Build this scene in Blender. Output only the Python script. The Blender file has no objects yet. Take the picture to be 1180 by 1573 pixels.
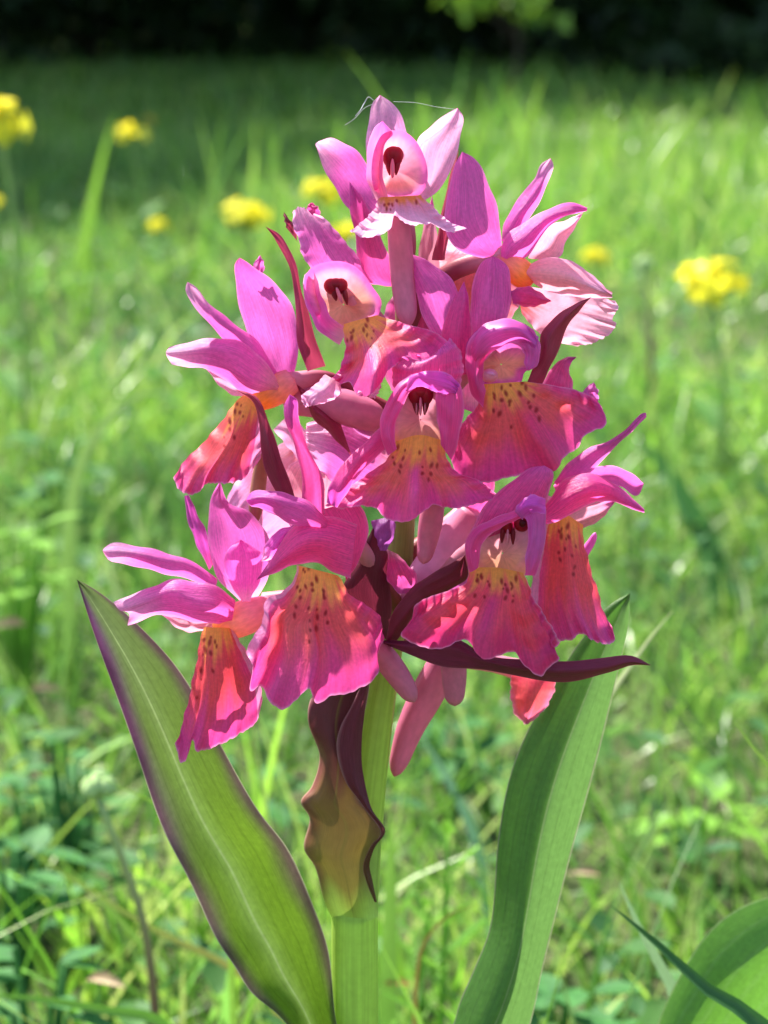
import bpy, math, random
import numpy as np
from mathutils import Vector

R = math.radians
S = bpy.context.scene
random.seed(7)
rng = np.random.default_rng(11)

# ------------------------------------------------------------------ camera
PW, PH = 1180.0, 1573.0          # photograph size, px
FPX = 3990.0                     # focal length in those px
CAM_H = 0.225
PITCH = math.atan((PH / 2 - 30) / FPX)
PLANT_Y = 0.30                   # plant stands 30 cm in front of the lens
cam_d = bpy.data.cameras.new('camera')
cam = bpy.data.objects.new('camera', cam_d)
S.collection.objects.link(cam)
cam.location = (0, 0, CAM_H)
cam.rotation_euler = (math.pi / 2 - PITCH, 0, 0)
cam_d.sensor_fit = 'VERTICAL'
cam_d.sensor_height = 24.0
cam_d.lens = 24.0 * FPX / PH
cam_d.clip_start = 0.01
cam_d.clip_end = 500
cam_d.dof.use_dof = True
cam_d.dof.focus_distance = 0.291
cam_d.dof.aperture_fstop = cam_d.lens / 2.1
S.camera = cam

# ------------------------------------------------------------------ light
SUN_EL, SUN_AZ = 54.0, -38.0     # azimuth measured from +Y (away from camera), minus = to the left
w = bpy.data.worlds.new('World'); S.world = w; w.use_nodes = True
nt = w.node_tree
sky = nt.nodes.new('ShaderNodeTexSky'); sky.sky_type = 'NISHITA'; sky.sun_disc = False
sky.sun_elevation = R(SUN_EL); sky.sun_rotation = R(SUN_AZ)
bg = nt.nodes['Background']; bg.inputs['Strength'].default_value = 0.115
nt.links.new(sky.outputs[0], bg.inputs[0])
sd = bpy.data.lights.new('sun', 'SUN'); sd.energy = 4.8; sd.angle = R(0.53); sd.color = (1, .96, .88)
sun = bpy.data.objects.new('sun', sd); S.collection.objects.link(sun)
sdir = Vector((math.sin(R(SUN_AZ)) * math.cos(R(SUN_EL)), math.cos(R(SUN_AZ)) * math.cos(R(SUN_EL)), math.sin(R(SUN_EL))))
sun.rotation_euler = sdir.to_track_quat('Z', 'Y').to_euler()
sun.location = (0, 0, 5)
S.view_settings.view_transform = 'Standard'
S.view_settings.look = 'None'
S.view_settings.gamma = 1
S.view_settings.exposure = 1.68
S.render.engine = 'CYCLES'
cy = S.cycles
cy.use_denoising = True
cy.max_bounces = 9; cy.diffuse_bounces = 5; cy.transmission_bounces = 6; cy.glossy_bounces = 2; cy.transparent_max_bounces = 4
cy.sample_clamp_indirect = 6

# ------------------------------------------------------------------ helpers
CP, SP = math.cos(PITCH), math.sin(PITCH)
def to_world(x, y, t):
    """photo px + depth in mm towards the lens, measured from the plant's plane -> metres"""
    x = np.asarray(x, float); y = np.asarray(y, float); t = np.asarray(t, float)
    a = (x - PW / 2) / FPX; b = -(y - PH / 2) / FPX
    dy = CP + b * SP; dz = -SP + b * CP
    k = (PLANT_Y - t * 0.001) / dy
    return np.stack([a * k, dy * k, CAM_H + dz * k], -1)
def at(px, py, Y):
    return Vector(to_world(px, py, (PLANT_Y - Y) * 1000).tolist())
def lin(h):
    c = np.array([int(h[i:i + 2], 16) for i in (0, 2, 4)]) / 255.0
    return np.where(c <= .04045, c / 12.92, ((c + .055) / 1.055) ** 2.4)
def sm(a, b, x):
    k = np.clip((np.asarray(x, float) - a) / (b - a), 0, 1); return k * k * (3 - 2 * k)
def mixc(a, b, k):
    k = np.asarray(k)[..., None]; return np.asarray(a) * (1 - k) + np.asarray(b) * k

def crom(pts, n, dims=2):
    """n points, even along the length, on a smooth curve through pts"""
    P = np.asarray(pts, float)
    if len(P) == 1: return np.repeat(P, n, 0)
    if len(P) == 2:
        k = np.linspace(0, 1, n)[:, None]; return P[0] * (1 - k) + P[1] * k
    d = np.linalg.norm(np.diff(P[:, :dims], axis=0), axis=1) ** .5 + 1e-6
    T = np.concatenate([[0], np.cumsum(d)])
    m = np.zeros_like(P)
    for i in range(len(P)):
        if i == 0: m[i] = (P[1] - P[0]) / (T[1] - T[0])
        elif i == len(P) - 1: m[i] = (P[-1] - P[-2]) / (T[-1] - T[-2])
        else:
            h0, h1 = T[i] - T[i - 1], T[i + 1] - T[i]
            m[i] = ((P[i] - P[i - 1]) / h0 * h1 + (P[i + 1] - P[i]) / h1 * h0) / (h0 + h1)
    out = []
    for i in range(len(P) - 1):
        h = T[i + 1] - T[i]; s = np.linspace(0, 1, 24, endpoint=(i == len(P) - 2))[:, None]
        out.append((2*s**3-3*s**2+1)*P[i] + (s**3-2*s**2+s)*h*m[i] + (-2*s**3+3*s**2)*P[i+1] + (s**3-s**2)*h*m[i+1])
    Q = np.concatenate(out)
    L = np.concatenate([[0], np.cumsum(np.linalg.norm(np.diff(Q[:, :dims], axis=0), axis=1))])
    q = np.linspace(0, L[-1], n)
    return np.stack([np.interp(q, L, Q[:, c]) for c in range(P.shape[1])], -1)

def make_mesh(name, V, F, mat, parent=None, col=None, uv=None, origin=(0, 0, 0), smooth=True):
    V = np.asarray(V, np.float32) - np.asarray(origin, np.float32)
    F = np.asarray(F, np.int32)
    me = bpy.data.meshes.new(name)
    k = F.shape[1]
    me.vertices.add(len(V)); me.vertices.foreach_set('co', V.ravel())
    me.loops.add(F.size); me.loops.foreach_set('vertex_index', F.ravel())
    me.polygons.add(len(F))
    me.polygons.foreach_set('loop_start', np.arange(0, F.size, k, dtype=np.int32))
    if smooth: me.polygons.foreach_set('use_smooth', np.ones(len(F), bool))
    me.update(calc_edges=True)
    if col is not None:
        c = np.ones((len(V), 4), np.float32); c[:, :3] = np.clip(col, 0, 1)
        a = me.attributes.new('Col', 'FLOAT_COLOR', 'POINT'); a.data.foreach_set('color', c.ravel())
    if uv is not None:
        u = np.zeros((len(V), 3), np.float32); u[:, :2] = uv
        a = me.attributes.new('leafuv', 'FLOAT_VECTOR', 'POINT'); a.data.foreach_set('vector', u.ravel())
    me.validate()
    me.materials.append(mat)
    o = bpy.data.objects.new(name, me)
    S.collection.objects.link(o)
    if parent is not None: o.parent = parent
    return o
def empty(name, loc):
    o = bpy.data.objects.new(name, None); S.collection.objects.link(o); o.location = loc
    o.empty_display_size = .01
    return o
def tag(o, label=None, cat=None, group=None, kind=None):
    for k, v in (('label', label), ('category', cat), ('group', group), ('kind', kind)):
        if v: o[k] = v
    return o
def grid_faces(nu, nv, closed=False):
    i = np.arange(nu - 1)[:, None]; j = np.arange(nv if closed else nv - 1)[None]
    a = i * nv + j; b = i * nv + (j + 1) % nv
    return np.stack([a, b, b + nv, a + nv], -1).reshape(-1, 4)

# ------------------------------------------------------------------ materials
def sheet_mat(name, trans=.45, rough=.45, spec=.4, veins=10., vamt=.25, speck=0., bump=.25, tcol=1.0, fine=900.):
    """thin living tissue: painted colour x lengthwise veins, part reflected, part let through"""
    m = bpy.data.materials.new(name); m.use_nodes = True
    n = m.node_tree.nodes; l = m.node_tree.links
    p = n['Principled BSDF']; out = n['Material Output']
    at_ = n.new('ShaderNodeAttribute'); at_.attribute_name = 'Col'
    uv = n.new('ShaderNodeAttribute'); uv.attribute_name = 'leafuv'
    mp = n.new('ShaderNodeMapping'); mp.inputs['Scale'].default_value = (1.6, veins, 1)
    l.new(uv.outputs['Vector'], mp.inputs[0])
    no = n.new('ShaderNodeTexNoise'); no.inputs['Scale'].default_value = 2.2; no.inputs['Detail'].default_value = 3
    l.new(mp.outputs[0], no.inputs['Vector'])
    r = n.new('ShaderNodeMapRange'); r.inputs[1].default_value = .3; r.inputs[2].default_value = .7
    r.inputs[3].default_value = 1 - vamt; r.inputs[4].default_value = 1 + vamt * .45
    l.new(no.outputs[0], r.inputs[0])
    geo = n.new('ShaderNodeTexCoord')
    n2 = n.new('ShaderNodeTexNoise'); n2.inputs['Scale'].default_value = fine; n2.inputs['Detail'].default_value = 2
    l.new(geo.outputs['Object'], n2.inputs['Vector'])
    r2 = n.new('ShaderNodeMapRange'); r2.inputs[3].default_value = .86 - speck; r2.inputs[4].default_value = 1.14 + speck
    l.new(n2.outputs[0], r2.inputs[0])
    mu = n.new('ShaderNodeMath'); mu.operation = 'MULTIPLY'
    l.new(r.outputs[0], mu.inputs[0]); l.new(r2.outputs[0], mu.inputs[1])
    vm = n.new('ShaderNodeVectorMath'); vm.operation = 'SCALE'
    l.new(at_.outputs['Color'], vm.inputs[0]); l.new(mu.outputs[0], vm.inputs['Scale'])
    l.new(vm.outputs[0], p.inputs['Base Color'])
    p.inputs['Roughness'].default_value = rough
    p.inputs['Specular IOR Level'].default_value = spec
    bu = n.new('ShaderNodeBump'); bu.inputs['Strength'].default_value = bump; bu.inputs['Distance'].default_value = .0003
    l.new(mu.outputs[0], bu.inputs['Height']); l.new(bu.outputs[0], p.inputs['Normal'])
    tr = n.new('ShaderNodeBsdfTranslucent')
    v2 = n.new('ShaderNodeVectorMath'); v2.operation = 'SCALE'; v2.inputs['Scale'].default_value = tcol
    l.new(vm.outputs[0], v2.inputs[0]); l.new(v2.outputs[0], tr.inputs['Color'])
    mx = n.new('ShaderNodeMixShader'); mx.inputs[0].default_value = trans
    l.new(p.outputs[0], mx.inputs[1]); l.new(tr.outputs[0], mx.inputs[2])
    l.new(mx.outputs[0], out.inputs['Surface'])
    return m
M_SEPAL = sheet_mat('sepal tissue', .54, .42, .4, 20, .24, speck=.07, bump=.5, tcol=1.22, fine=2600)
M_LIP = sheet_mat('lip tissue', .44, .5, .3, 30, .15, speck=.07, bump=.5, tcol=1.12, fine=2600)
M_HOOD = sheet_mat('hood tissue', .5, .42, .35, 12, .16, bump=.25, tcol=1.15)
M_TUBE = sheet_mat('spur tissue', .34, .45, .4, 5, .12, bump=.2)
M_SHEATH = sheet_mat('sheath tissue', .13, .5, .3, 34, .16, bump=.35)
M_BRACT = sheet_mat('bract tissue', .42, .5, .3, 22, .3, bump=.3)
M_LEAF = sheet_mat('orchid leaf', .46, .42, .45, 44, .15, speck=.08, bump=.35, fine=1400)
M_STEM = sheet_mat('orchid stem', .40, .42, .4, 14, .2, bump=.25)
M_GRASS = sheet_mat('grass blade', .52, .34, .5, 5, .15, bump=.1)
M_HERB = sheet_mat('herb leaf', .42, .6, .18, 6, .15, bump=.2)
M_STRAW = sheet_mat('dry straw', .2, .6, .3, 5, .3, bump=.2)
M_YELLOW = sheet_mat('yellow petals', .45, .45, .3, 5, .08, bump=.1)
M_TREELEAF = sheet_mat('tree leaf', .35, .5, .35, 4, .1, bump=.1, fine=3)

def noise_mat(name, cols, scale, rough=.9, bump=.5, dist=.01):
    m = bpy.data.materials.new(name); m.use_nodes = True
    n = m.node_tree.nodes; l = m.node_tree.links; p = n['Principled BSDF']
    tc = n.new('ShaderNodeTexCoord')
    no = n.new('ShaderNodeTexNoise'); no.inputs['Scale'].default_value = scale; no.inputs['Detail'].default_value = 8; no.inputs['Roughness'].default_value = .7
    l.new(tc.outputs['Object'], no.inputs['Vector'])
    cr = n.new('ShaderNodeValToRGB'); e = cr.color_ramp.elements
    e[0].position = .32; e[1].position = .7
    e[0].color = (*cols[0], 1); e[1].color = (*cols[-1], 1)
    for i, c in enumerate(cols[1:-1]):
        q = e.new(.32 + .38 * (i + 1) / (len(cols) - 1)); q.color = (*c, 1)
    l.new(no.outputs[0], cr.inputs[0]); l.new(cr.outputs[0], p.inputs['Base Color'])
    p.inputs['Roughness'].default_value = rough; p.inputs['Specular IOR Level'].default_value = .2
    b = n.new('ShaderNodeBump'); b.inputs['Strength'].default_value = bump; b.inputs['Distance'].default_value = dist
    l.new(no.outputs[0], b.inputs['Height']); l.new(b.outputs[0], p.inputs['Normal'])
    return m
M_GROUND = noise_mat('meadow soil', [(.018, .03, .008), (.04, .06, .015), (.07, .075, .03), (.05, .09, .02)], 28)
M_BARK = noise_mat('bark', [(.03, .022, .016), (.08, .06, .045), (.05, .045, .03)], 9, dist=.02)

# ------------------------------------------------------------------ colours of the orchid
PINK = np.array((.75, .125, .49)); PALE = np.array((.86, .38, .62)); MAG = np.array((.72, .07, .30)); VIO = np.array((.47, .06, .34)); SPUR = np.array((.66, .17, .30))
ROSE = np.array((.80, .30, .42)); SALMON = np.array((.86, .36, .28)); ORANGE = np.array((.90, .35, .08)); RED = np.array((.78, .06, .11))
CORAL = np.array((.81, .095, .115)); MAROON = np.array((.165, .018, .042)); DRED = np.array((.42, .008, .035)); EDGE = np.array((.80, .38, .66))

def sepal_col(base=PINK, root=PALE, tipc=None, edge=.35):
    tipc = base if tipc is None else tipc
    def f(u, v, x, y):
        c = mixc(root, base, sm(0, .3, u)); c = mixc(c, tipc, sm(.6, 1, u))
        e = sm(.86, 1, np.abs(2 * v - 1)); c = mixc(c, EDGE, e * edge)
        mid = np.exp(-((v - .5) / .03) ** 2) * .25 + np.exp(-((v - .3) / .02) ** 2) * .12 + np.exp(-((v - .7) / .02) ** 2) * .12
        return mixc(c, base * np.array((.72, .45, .7)), mid * sm(.02, .15, u))
    return f
def lip_col(spots=(), throat=ORANGE, mid=CORAL, rim=MAG, v0=.5, uth=.22, umid=.6, spot_r=4.2, tong=None):
    sp = np.array(spots, float).reshape(-1, 2)
    rr = np.random.default_rng(5)
    ang = rr.uniform(1.1, 2.0, len(sp)); el = rr.uniform(1.1, 2.3, len(sp)); rad = spot_r * rr.uniform(.5, 1.0, len(sp)); sp = sp + rr.normal(0, 1.3, sp.shape)
    def f(u, v, x, y):
        a = np.abs(v - v0) * 2
        wob = .05 * np.sin(v * 23) + .04 * np.sin(v * 51 + 1)
        c = mixc(throat, mid, sm(uth - .15, uth + .11, u + a * .10 + wob))
        c = mixc(c, np.asarray(rim) * np.array((.95, .75, .9)), np.maximum(sm(umid - .22, umid + .26, u + wob), sm(.62, 1.0, a) * sm(.1, .45, u) * .9))
        c = mixc(c, EDGE * .95, np.maximum(sm(.975, 1, u), sm(.975, 1, a)) * .6)
        if tong: c = mixc(c, tong[2], np.exp(-((v - tong[0]) / tong[1]) ** 2) * sm(tong[3], tong[3] + .18, u) * .9)
        for k, (sx, sy) in enumerate(sp):
            ca, sa = math.cos(ang[k]), math.sin(ang[k])
            dx = (x - sx) * ca + (y - sy) * sa; dy = -(x - sx) * sa + (y - sy) * ca
            c = mixc(c, (.28, .008, .014), .9 - .9 * sm(.35, 1.45, np.sqrt((dx / el[k]) ** 2 + dy ** 2) / rad[k]))
        return c
    return f
def flat_col(c): 
    c = np.asarray(c, float)
    return lambda u, v, x, y: np.broadcast_to(c, u.shape + (3,)).copy()
def grad_col(*cs):
    cs = [np.asarray(c, float) for c in cs]
    def f(u, v, x, y):
        k = u * (len(cs) - 1); out = np.zeros(u.shape + (3,))
        for i, c in enumerate(cs): out += c * np.clip(1 - np.abs(k - i), 0, 1)[..., None]
        return out
    return f

# ------------------------------------------------------------------ shape builders (orchid space: photo px + depth mm)
PLANT = None
_seed = [0]
def patch(name, parent, A, B, H=None, C=None, t0=0., t1=0., bulge=1.2, tf=None, nu=34, nv=22, ruf=0., rfreq=5., wob=.8, col=None, mat=None, origin=None):
    """a thin curved sheet bounded by edge A and edge B (both base to tip) and a hem H"""
    _seed[0] += 1; ph = _seed[0] * 1.7
    A = crom(A, nu); B = crom(B, nu)
    u = np.linspace(0, 1, nu); v = np.linspace(0, 1, nv)
    Hc = crom(H, nv) if H else crom([A[-1], B[-1]], nv)
    Cc = crom(C, nv) if C else crom([A[0], B[0]], nv)
    U, Vv = np.meshgrid(u, v, indexing='ij'); u3 = U[..., None]; v3 = Vv[..., None]
    P = (1-v3)*A[:, None] + v3*B[:, None] + (1-u3)*Cc[None] + u3*Hc[None] \
        - ((1-u3)*(1-v3)*A[0] + (1-u3)*v3*B[0] + u3*(1-v3)*A[-1] + u3*v3*B[-1])
    X, Y = P[..., 0], P[..., 1]
    arch = 1 - (2 * Vv - 1) ** 2
    T = t0 + (t1 - t0) * U + bulge * arch * np.sin(np.pi * np.clip(U * .86 + .1, 0, 1)) ** .8
    edge = np.abs(2 * Vv - 1) ** 3
    if ruf:
        T = T + ruf * (np.sin(Vv * rfreq * 6.283 + ph) * .65 + np.sin(Vv * rfreq * 11.3 + ph * 2) * .35) * U ** 7 \
              + ruf * .8 * np.sin(U * rfreq * 5.1 + ph) * edge * sm(.1, .4, U)
        X = X + wob * (1.3 * np.sin(U * 21 + ph) + .9 * np.sin(U * 47 + ph)) * edge
        am = .45 + .55 * np.sin(Vv * 8.3 + ph) * np.sin(Vv * 19.7 + 2 * ph)
        Y = Y + wob * (2.2 * np.sin(Vv * 37 + ph + 2 * np.sin(Vv * 11)) * am + 1.5 * np.sin(Vv * 71 + ph * 3 + 3 * np.sin(Vv * 7)) * (1 - am) + .7 * np.sin(Vv * 149)) * U ** 9
        T = T + .35 * np.sin(U * 5 + ph) * np.sin(Vv * 7 + ph) * U
    else:
        T = T + .28 * np.sin(U * 7 + ph) * edge + .14 * np.sin(U * 13 + Vv * 5 + ph) + .16 * np.sin(U * 5 - Vv * 9 + ph * 2) * sm(0, .2, U)
        X = X + .9 * np.sin(U * 17 + ph) * edge * sm(1, .8, U); Y = Y + .9 * np.sin(U * 23 + ph) * edge * sm(1, .8, U)
    if name == 'lip': T = T - 2.2 * (2 * Vv - 1) ** 2 * sm(.1, .9, U)
    if tf is not None: T = T + tf(U, Vv)
    col = col or sepal_col()
    Cl = col(U, Vv, X, Y)
    W = to_world(X, Y, T).reshape(-1, 3)
    o = PLANT.location if origin is None else origin
    L = max(np.linalg.norm(np.diff(A, axis=0), axis=1).sum(), 1) / 150.0
    return make_mesh(name, W, grid_faces(nu, nv), mat or M_SEPAL, parent, Cl.reshape(-1, 3), np.stack([U.ravel() * L + ph, Vv.ravel()], -1), o)

def tube(name, parent, pts, cols, mat, ns=14, nu=36, origin=None, cap=True, twist=0., flat=1.):
    """pts: (px, py, t mm, radius px)"""
    P = crom([(p[0], p[1], p[2], p[3]) for p in pts], nu)
    k = np.linspace(0, 1, nu); W = to_world(P[:, 0], P[:, 1], P[:, 2]); r = P[:, 3] * PLANT_Y / FPX
    if name in ('spur', 'throat'): r = r * np.sqrt(np.clip(1 - (np.maximum(k - .86, 0) / .142) ** 2, 0.01, 1))
    return tube_w(name, parent, W, r, cols, mat, ns, origin if origin is not None else PLANT.location, twist, flat)
def tube_w(name, parent, W, r, cols, mat, ns=12, origin=(0, 0, 0), twist=0., flat=1.):
    W = np.asarray(W, float); r = np.asarray(r, float); nu = len(W)
    d = np.gradient(W, axis=0); d /= np.linalg.norm(d, axis=1)[:, None] + 1e-12
    ref = np.array((0.0, 1.0, 0.0)); 
    if abs(d[:, 1]).mean() > .8: ref = np.array((1.0, 0, 0))
    a = np.cross(d, ref); a /= np.linalg.norm(a, axis=1)[:, None] + 1e-12
    b = np.cross(d, a)
    th = np.linspace(0, 2 * np.pi, ns, endpoint=False)[None] + (np.linspace(0, 1, nu) * twist)[:, None]
    prof = 1 + .05 * np.cos(th * 3) if twist else np.ones_like(th)
    V = W[:, None] + (np.cos(th) * prof)[..., None] * a[:, None] * r[:, None, None] + (np.sin(th) * prof * flat)[..., None] * b[:, None] * r[:, None, None]
    V = V.reshape(-1, 3); F = grid_faces(nu, ns, True)
    U = np.repeat(np.linspace(0, 1, nu), ns); T = np.tile(np.linspace(0, 1, ns, endpoint=False), nu)
    # closed ends: collapse caps
    V = np.concatenate([V, W[:1] - d[:1] * r[0] * .3, W[-1:] + d[-1:] * r[-1] * .5])
    n0 = nu * ns
    j = np.arange(ns); k = (j + 1) % ns
    F = np.concatenate([F, np.stack([np.full(ns, n0), k, j, j], -1), np.stack([np.full(ns, n0 + 1), (nu-1)*ns + j, (nu-1)*ns + k, (nu-1)*ns + k], -1)])
    U = np.concatenate([U, [0, 1]]); T = np.concatenate([T, [0, 0]])
    if callable(cols): C = cols(U, T, V[:, 0], V[:, 2])
    else: C = grad_col(*cols)(U, T, None, None)
    # faces as quads with a doubled corner are cleaned by validate(); use tris instead
    tri = np.concatenate([F[:, [0, 1, 2]], F[:len(F) - 2 * ns][:, [0, 2, 3]]])
    return make_mesh(name, V, tri, mat, parent, C, np.stack([U * 2, T], -1), origin)

def cup(name, parent, outline, centre, te, tc, col, mat=None, nr=16, ns=72, power=1.8, rim=.6):
    O = crom(list(outline) + [outline[0]], ns + 1)[:-1]
    k = np.linspace(1, 0.02, nr)
    K = np.repeat(k[:, None], ns, 1)
    c = np.array(centre, float)
    P = c + (O[None] - c) * K[..., None]
    te_ = te if np.isscalar(te) else te(O[:, 0], O[:, 1])[None]
    T = te_ + (tc - te_) * (1 - K ** power) + rim * np.exp(-((1 - K) / .12) ** 2) * -1
    X, Y = P[..., 0], P[..., 1]
    Cl = col(1 - K, np.tile(np.linspace(0, 1, ns), (nr, 1)), X, Y)
    return make_mesh(name, to_world(X, Y, T).reshape(-1, 3), grid_faces(nr, ns, True), mat or M_HOOD, parent, Cl.reshape(-1, 3),
                     np.stack([(1 - K).ravel(), np.tile(np.linspace(0, 1, ns), nr)], -1), PLANT.location)

def blobs(name, parent, items, mat):
    """several soft rounded bodies in one mesh; item: (x, y, t, rx, ry, rt_mm, rot_deg, taper, colour)"""
    Vs, Fs, Cs, Us = [], [], [], []; n = 0
    nt_, nph = 12, 16
    th = np.linspace(0.02, np.pi - .02, nt_); phi = np.linspace(0, 2 * np.pi, nph, endpoint=False)
    for (x, y, t, rx, ry, rt, rot, tap, c) in items:
        s = np.sin(th)[:, None]; h = -np.cos(th)[:, None]
        wd = 1 - tap * (h * .5 + .5)
        lx = s * np.cos(phi)[None] * rx * wd; lt = s * np.sin(phi)[None] * rt * wd; ly = np.repeat(h * ry, nph, 1)
        ca, sa = math.cos(R(rot)), math.sin(R(rot))
        X = x + lx * ca - ly * sa; Y = y + lx * sa + ly * ca
        Vs.append(to_world(X, Y, t + lt).reshape(-1, 3)); Fs.append(grid_faces(nt_, nph, True) + n)
        Cs.append(np.broadcast_to(np.asarray(c, float), (nt_ * nph, 3))); Us.append(np.zeros((nt_ * nph, 2))); n += nt_ * nph
    return make_mesh(name, np.concatenate(Vs), np.concatenate(Fs), mat, parent, np.concatenate(Cs), np.concatenate(Us), PLANT.location)

# ------------------------------------------------------------------ ground and wood edge
def ground_z(x, y):
    x = np.asarray(x, float); y = np.asarray(y, float)
    z = .012 * np.sin(x * 3.1 + 1) * np.sin(y * 2.3) + .02 * np.sin(x * .9 + y * .7)
    z = z * sm(.6, 2.0, y)
    return z + .30 * np.maximum(y - 13.0, 0) * sm(13, 15, y)
def build_ground():
    ys = np.concatenate([np.linspace(-60, -2, 12), np.linspace(-1, 6, 70), np.linspace(6.3, 20, 60), np.linspace(22, 90, 20)])
    xs = np.concatenate([np.linspace(-80, -6, 16), np.linspace(-5, 5, 80), np.linspace(6, 80, 16)])
    X, Y = np.meshgrid(xs, ys, indexing='ij')
    V = np.stack([X, Y, ground_z(X, Y)], -1).reshape(-1, 3)
    tag(make_mesh('ground', V, grid_faces(len(xs), len(ys)), M_GROUND), kind='structure', label='green meadow ground rising to a wooded bank')
build_ground()

def leaf_cloud(n, centre, radii, size, cols, r, shell=.35, squash=1.0):
    d = r.normal(size=(n, 3)); d /= np.linalg.norm(d, axis=1)[:, None]
    rad = (shell + (1 - shell) * r.random(n) ** .6)[:, None]
    lump = 1 + .22 * np.sin(d[:, :1] * 5 + d[:, 2:3] * 4 + centre[0]) + .18 * np.sin(d[:, 1:2] * 7 + d[:, 2:3] * 6 + centre[1])
    p = np.asarray(centre) + d * rad * lump * np.asarray(radii)
    p[:, 2] = np.maximum(p[:, 2], .03)
    a = r.normal(size=(n, 3)); a /= np.linalg.norm(a, axis=1)[:, None]
    b = np.cross(a, r.normal(size=(n, 3))); b /= np.linalg.norm(b, axis=1)[:, None]
    s = size * r.uniform(.6, 1.3, n)[:, None]
    V = np.stack([p - a * s, p + b * s * .5, p + a * s, p - b * s * .5], 1).reshape(-1, 3)
    F = np.arange(4 * n).reshape(-1, 4)
    ci = r.random(n)[:, None]
    c = np.asarray(cols[0]) * (1 - ci) + np.asarray(cols[1]) * ci
    return V, F, np.repeat(c, 4, 0)
def tree(x, y, h, rad, seed):
    r = np.random.default_rng(seed)
    z0 = float(ground_z(x, y))
    root = empty('tree', (x, y, z0))
    tag(root, 'tall shady broadleaf tree standing along the dark wood edge', 'tree', 'trees along the wood edge')
    k = np.linspace(0, 1, 14)
    W = np.stack([np.sin(k * 3 + seed) * .12 * k, np.cos(k * 2.3 + seed) * .1 * k, k * h * .8 - .1], -1)
    tube_w('trunk', root, W, .16 * (1 - k * .75) + .05 * np.exp(-k * 14), [(.06, .05, .04)] * 2, M_BARK, 10)
    Vs, Fs, Cs = [], [], []; n = 0
    for i in range(9):
        a = i * 2.4 + seed; zz = h * (.22 + .07 * i)
        L = rad * (.95 - .06 * i)
        e = np.array((math.cos(a) * L * .8, math.sin(a) * L * .8, zz + .12 * h * .5))
        kk = np.linspace(0, 1, 7)[:, None]
        tube_w('limb', root, np.array((0, 0, zz * .92)) * (1 - kk) + e * kk + np.array((0, 0, .3)) * np.sin(kk * 3.14), .06 * (1 - kk[:, 0] * .7), [(.06, .05, .04)] * 2, M_BARK, 6)
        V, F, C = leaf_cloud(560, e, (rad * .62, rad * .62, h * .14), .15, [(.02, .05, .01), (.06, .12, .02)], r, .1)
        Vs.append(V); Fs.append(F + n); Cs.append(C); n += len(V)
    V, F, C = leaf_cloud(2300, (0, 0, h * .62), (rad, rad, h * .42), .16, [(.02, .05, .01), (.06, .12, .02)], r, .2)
    Vs.append(V); Fs.append(F + n); Cs.append(C)
    V = np.concatenate(Vs); make_mesh('crown', V, np.concatenate(Fs), M_TREELEAF, root, np.concatenate(Cs), np.zeros((len(V), 2)), smooth=False)
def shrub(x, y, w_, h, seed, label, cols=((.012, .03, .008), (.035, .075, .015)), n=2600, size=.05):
    r = np.random.default_rng(seed)
    z0 = float(ground_z(x, y))
    root = empty('shrub', (x, y, z0))
    tag(root, label, 'shrub', 'shrubs at the foot of the wood')
    for i in range(4):
        a = i * 1.7 + seed; k = np.linspace(0, 1, 7)
        W = np.stack([math.cos(a) * w_ * .45 * k, math.sin(a) * w_ * .35 * k, h * .75 * k - .02], -1)
        tube_w('stem', root, W, .018 * (1 - k * .7), [(.05, .04, .03)] * 2, M_BARK, 6)
    V, F, C = leaf_cloud(n, (0, 0, h * .5), (w_, w_ * .7, h * .52), size, cols, r, .15)
    make_mesh('crown', V, F, M_TREELEAF, root, C, np.zeros((len(V), 2)), smooth=False)
for i, (x, y, h, rad) in enumerate([(-6.2, 12.3, 10.0, 2.4), (-2.6, 12.6, 9.3, 2.4), (.4, 14.6, 10.6, 2.6), (2.9, 13.2, 10.2, 2.5), (5.6, 12.6, 11, 2.6),
                                    (-8.4, 12.4, 11, 2.8), (-4.2, 15.2, 11.5, 2.8), (-.9, 15.2, 12.5, 2.9), (2.0, 16.2, 12.5, 2.9), (-7.2, 15.8, 12.5, 3),
                                    (5.0, 16.4, 12.5, 3), (-10.8, 14.2, 12, 3), (-6.1, 9.3, 10, 1.7), (-8.4, 9.5, 10.5, 2.0), (-12.4, 11.4, 11, 2.8)]):
    tree(x, y, h, rad, 31 + i)
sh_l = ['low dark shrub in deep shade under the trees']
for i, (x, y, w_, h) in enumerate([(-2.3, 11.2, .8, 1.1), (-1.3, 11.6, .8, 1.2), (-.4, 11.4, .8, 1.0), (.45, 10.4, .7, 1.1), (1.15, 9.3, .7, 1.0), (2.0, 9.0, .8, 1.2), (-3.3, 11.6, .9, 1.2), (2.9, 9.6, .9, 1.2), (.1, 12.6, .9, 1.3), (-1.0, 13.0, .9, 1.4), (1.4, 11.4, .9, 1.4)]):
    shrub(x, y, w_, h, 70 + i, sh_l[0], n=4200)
for i, (x, y, w_, h) in enumerate([(-2.05, 4.7, .75, 3.8), (-2.35, 5.8, .9, 5.0), (-2.7, 7.2, .9, 6.0), (-3.1, 9.0, 1.0, 7.0), (-3.5, 10.8, 1.1, 8.0)]):  # bushes out of view, added to throw shade on the far left grass
    shrub(x, y, w_, h, 95 + i, 'tall leafy bush out of view, added to shade the far grass', ((.03, .07, .015), (.07, .14, .03)), n=5200, size=.085)
shrub(1.02, 7.9, .22, .22, 91, 'bushy dark green shrub at the edge of the sunlit grass', n=1900, size=.03)

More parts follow.
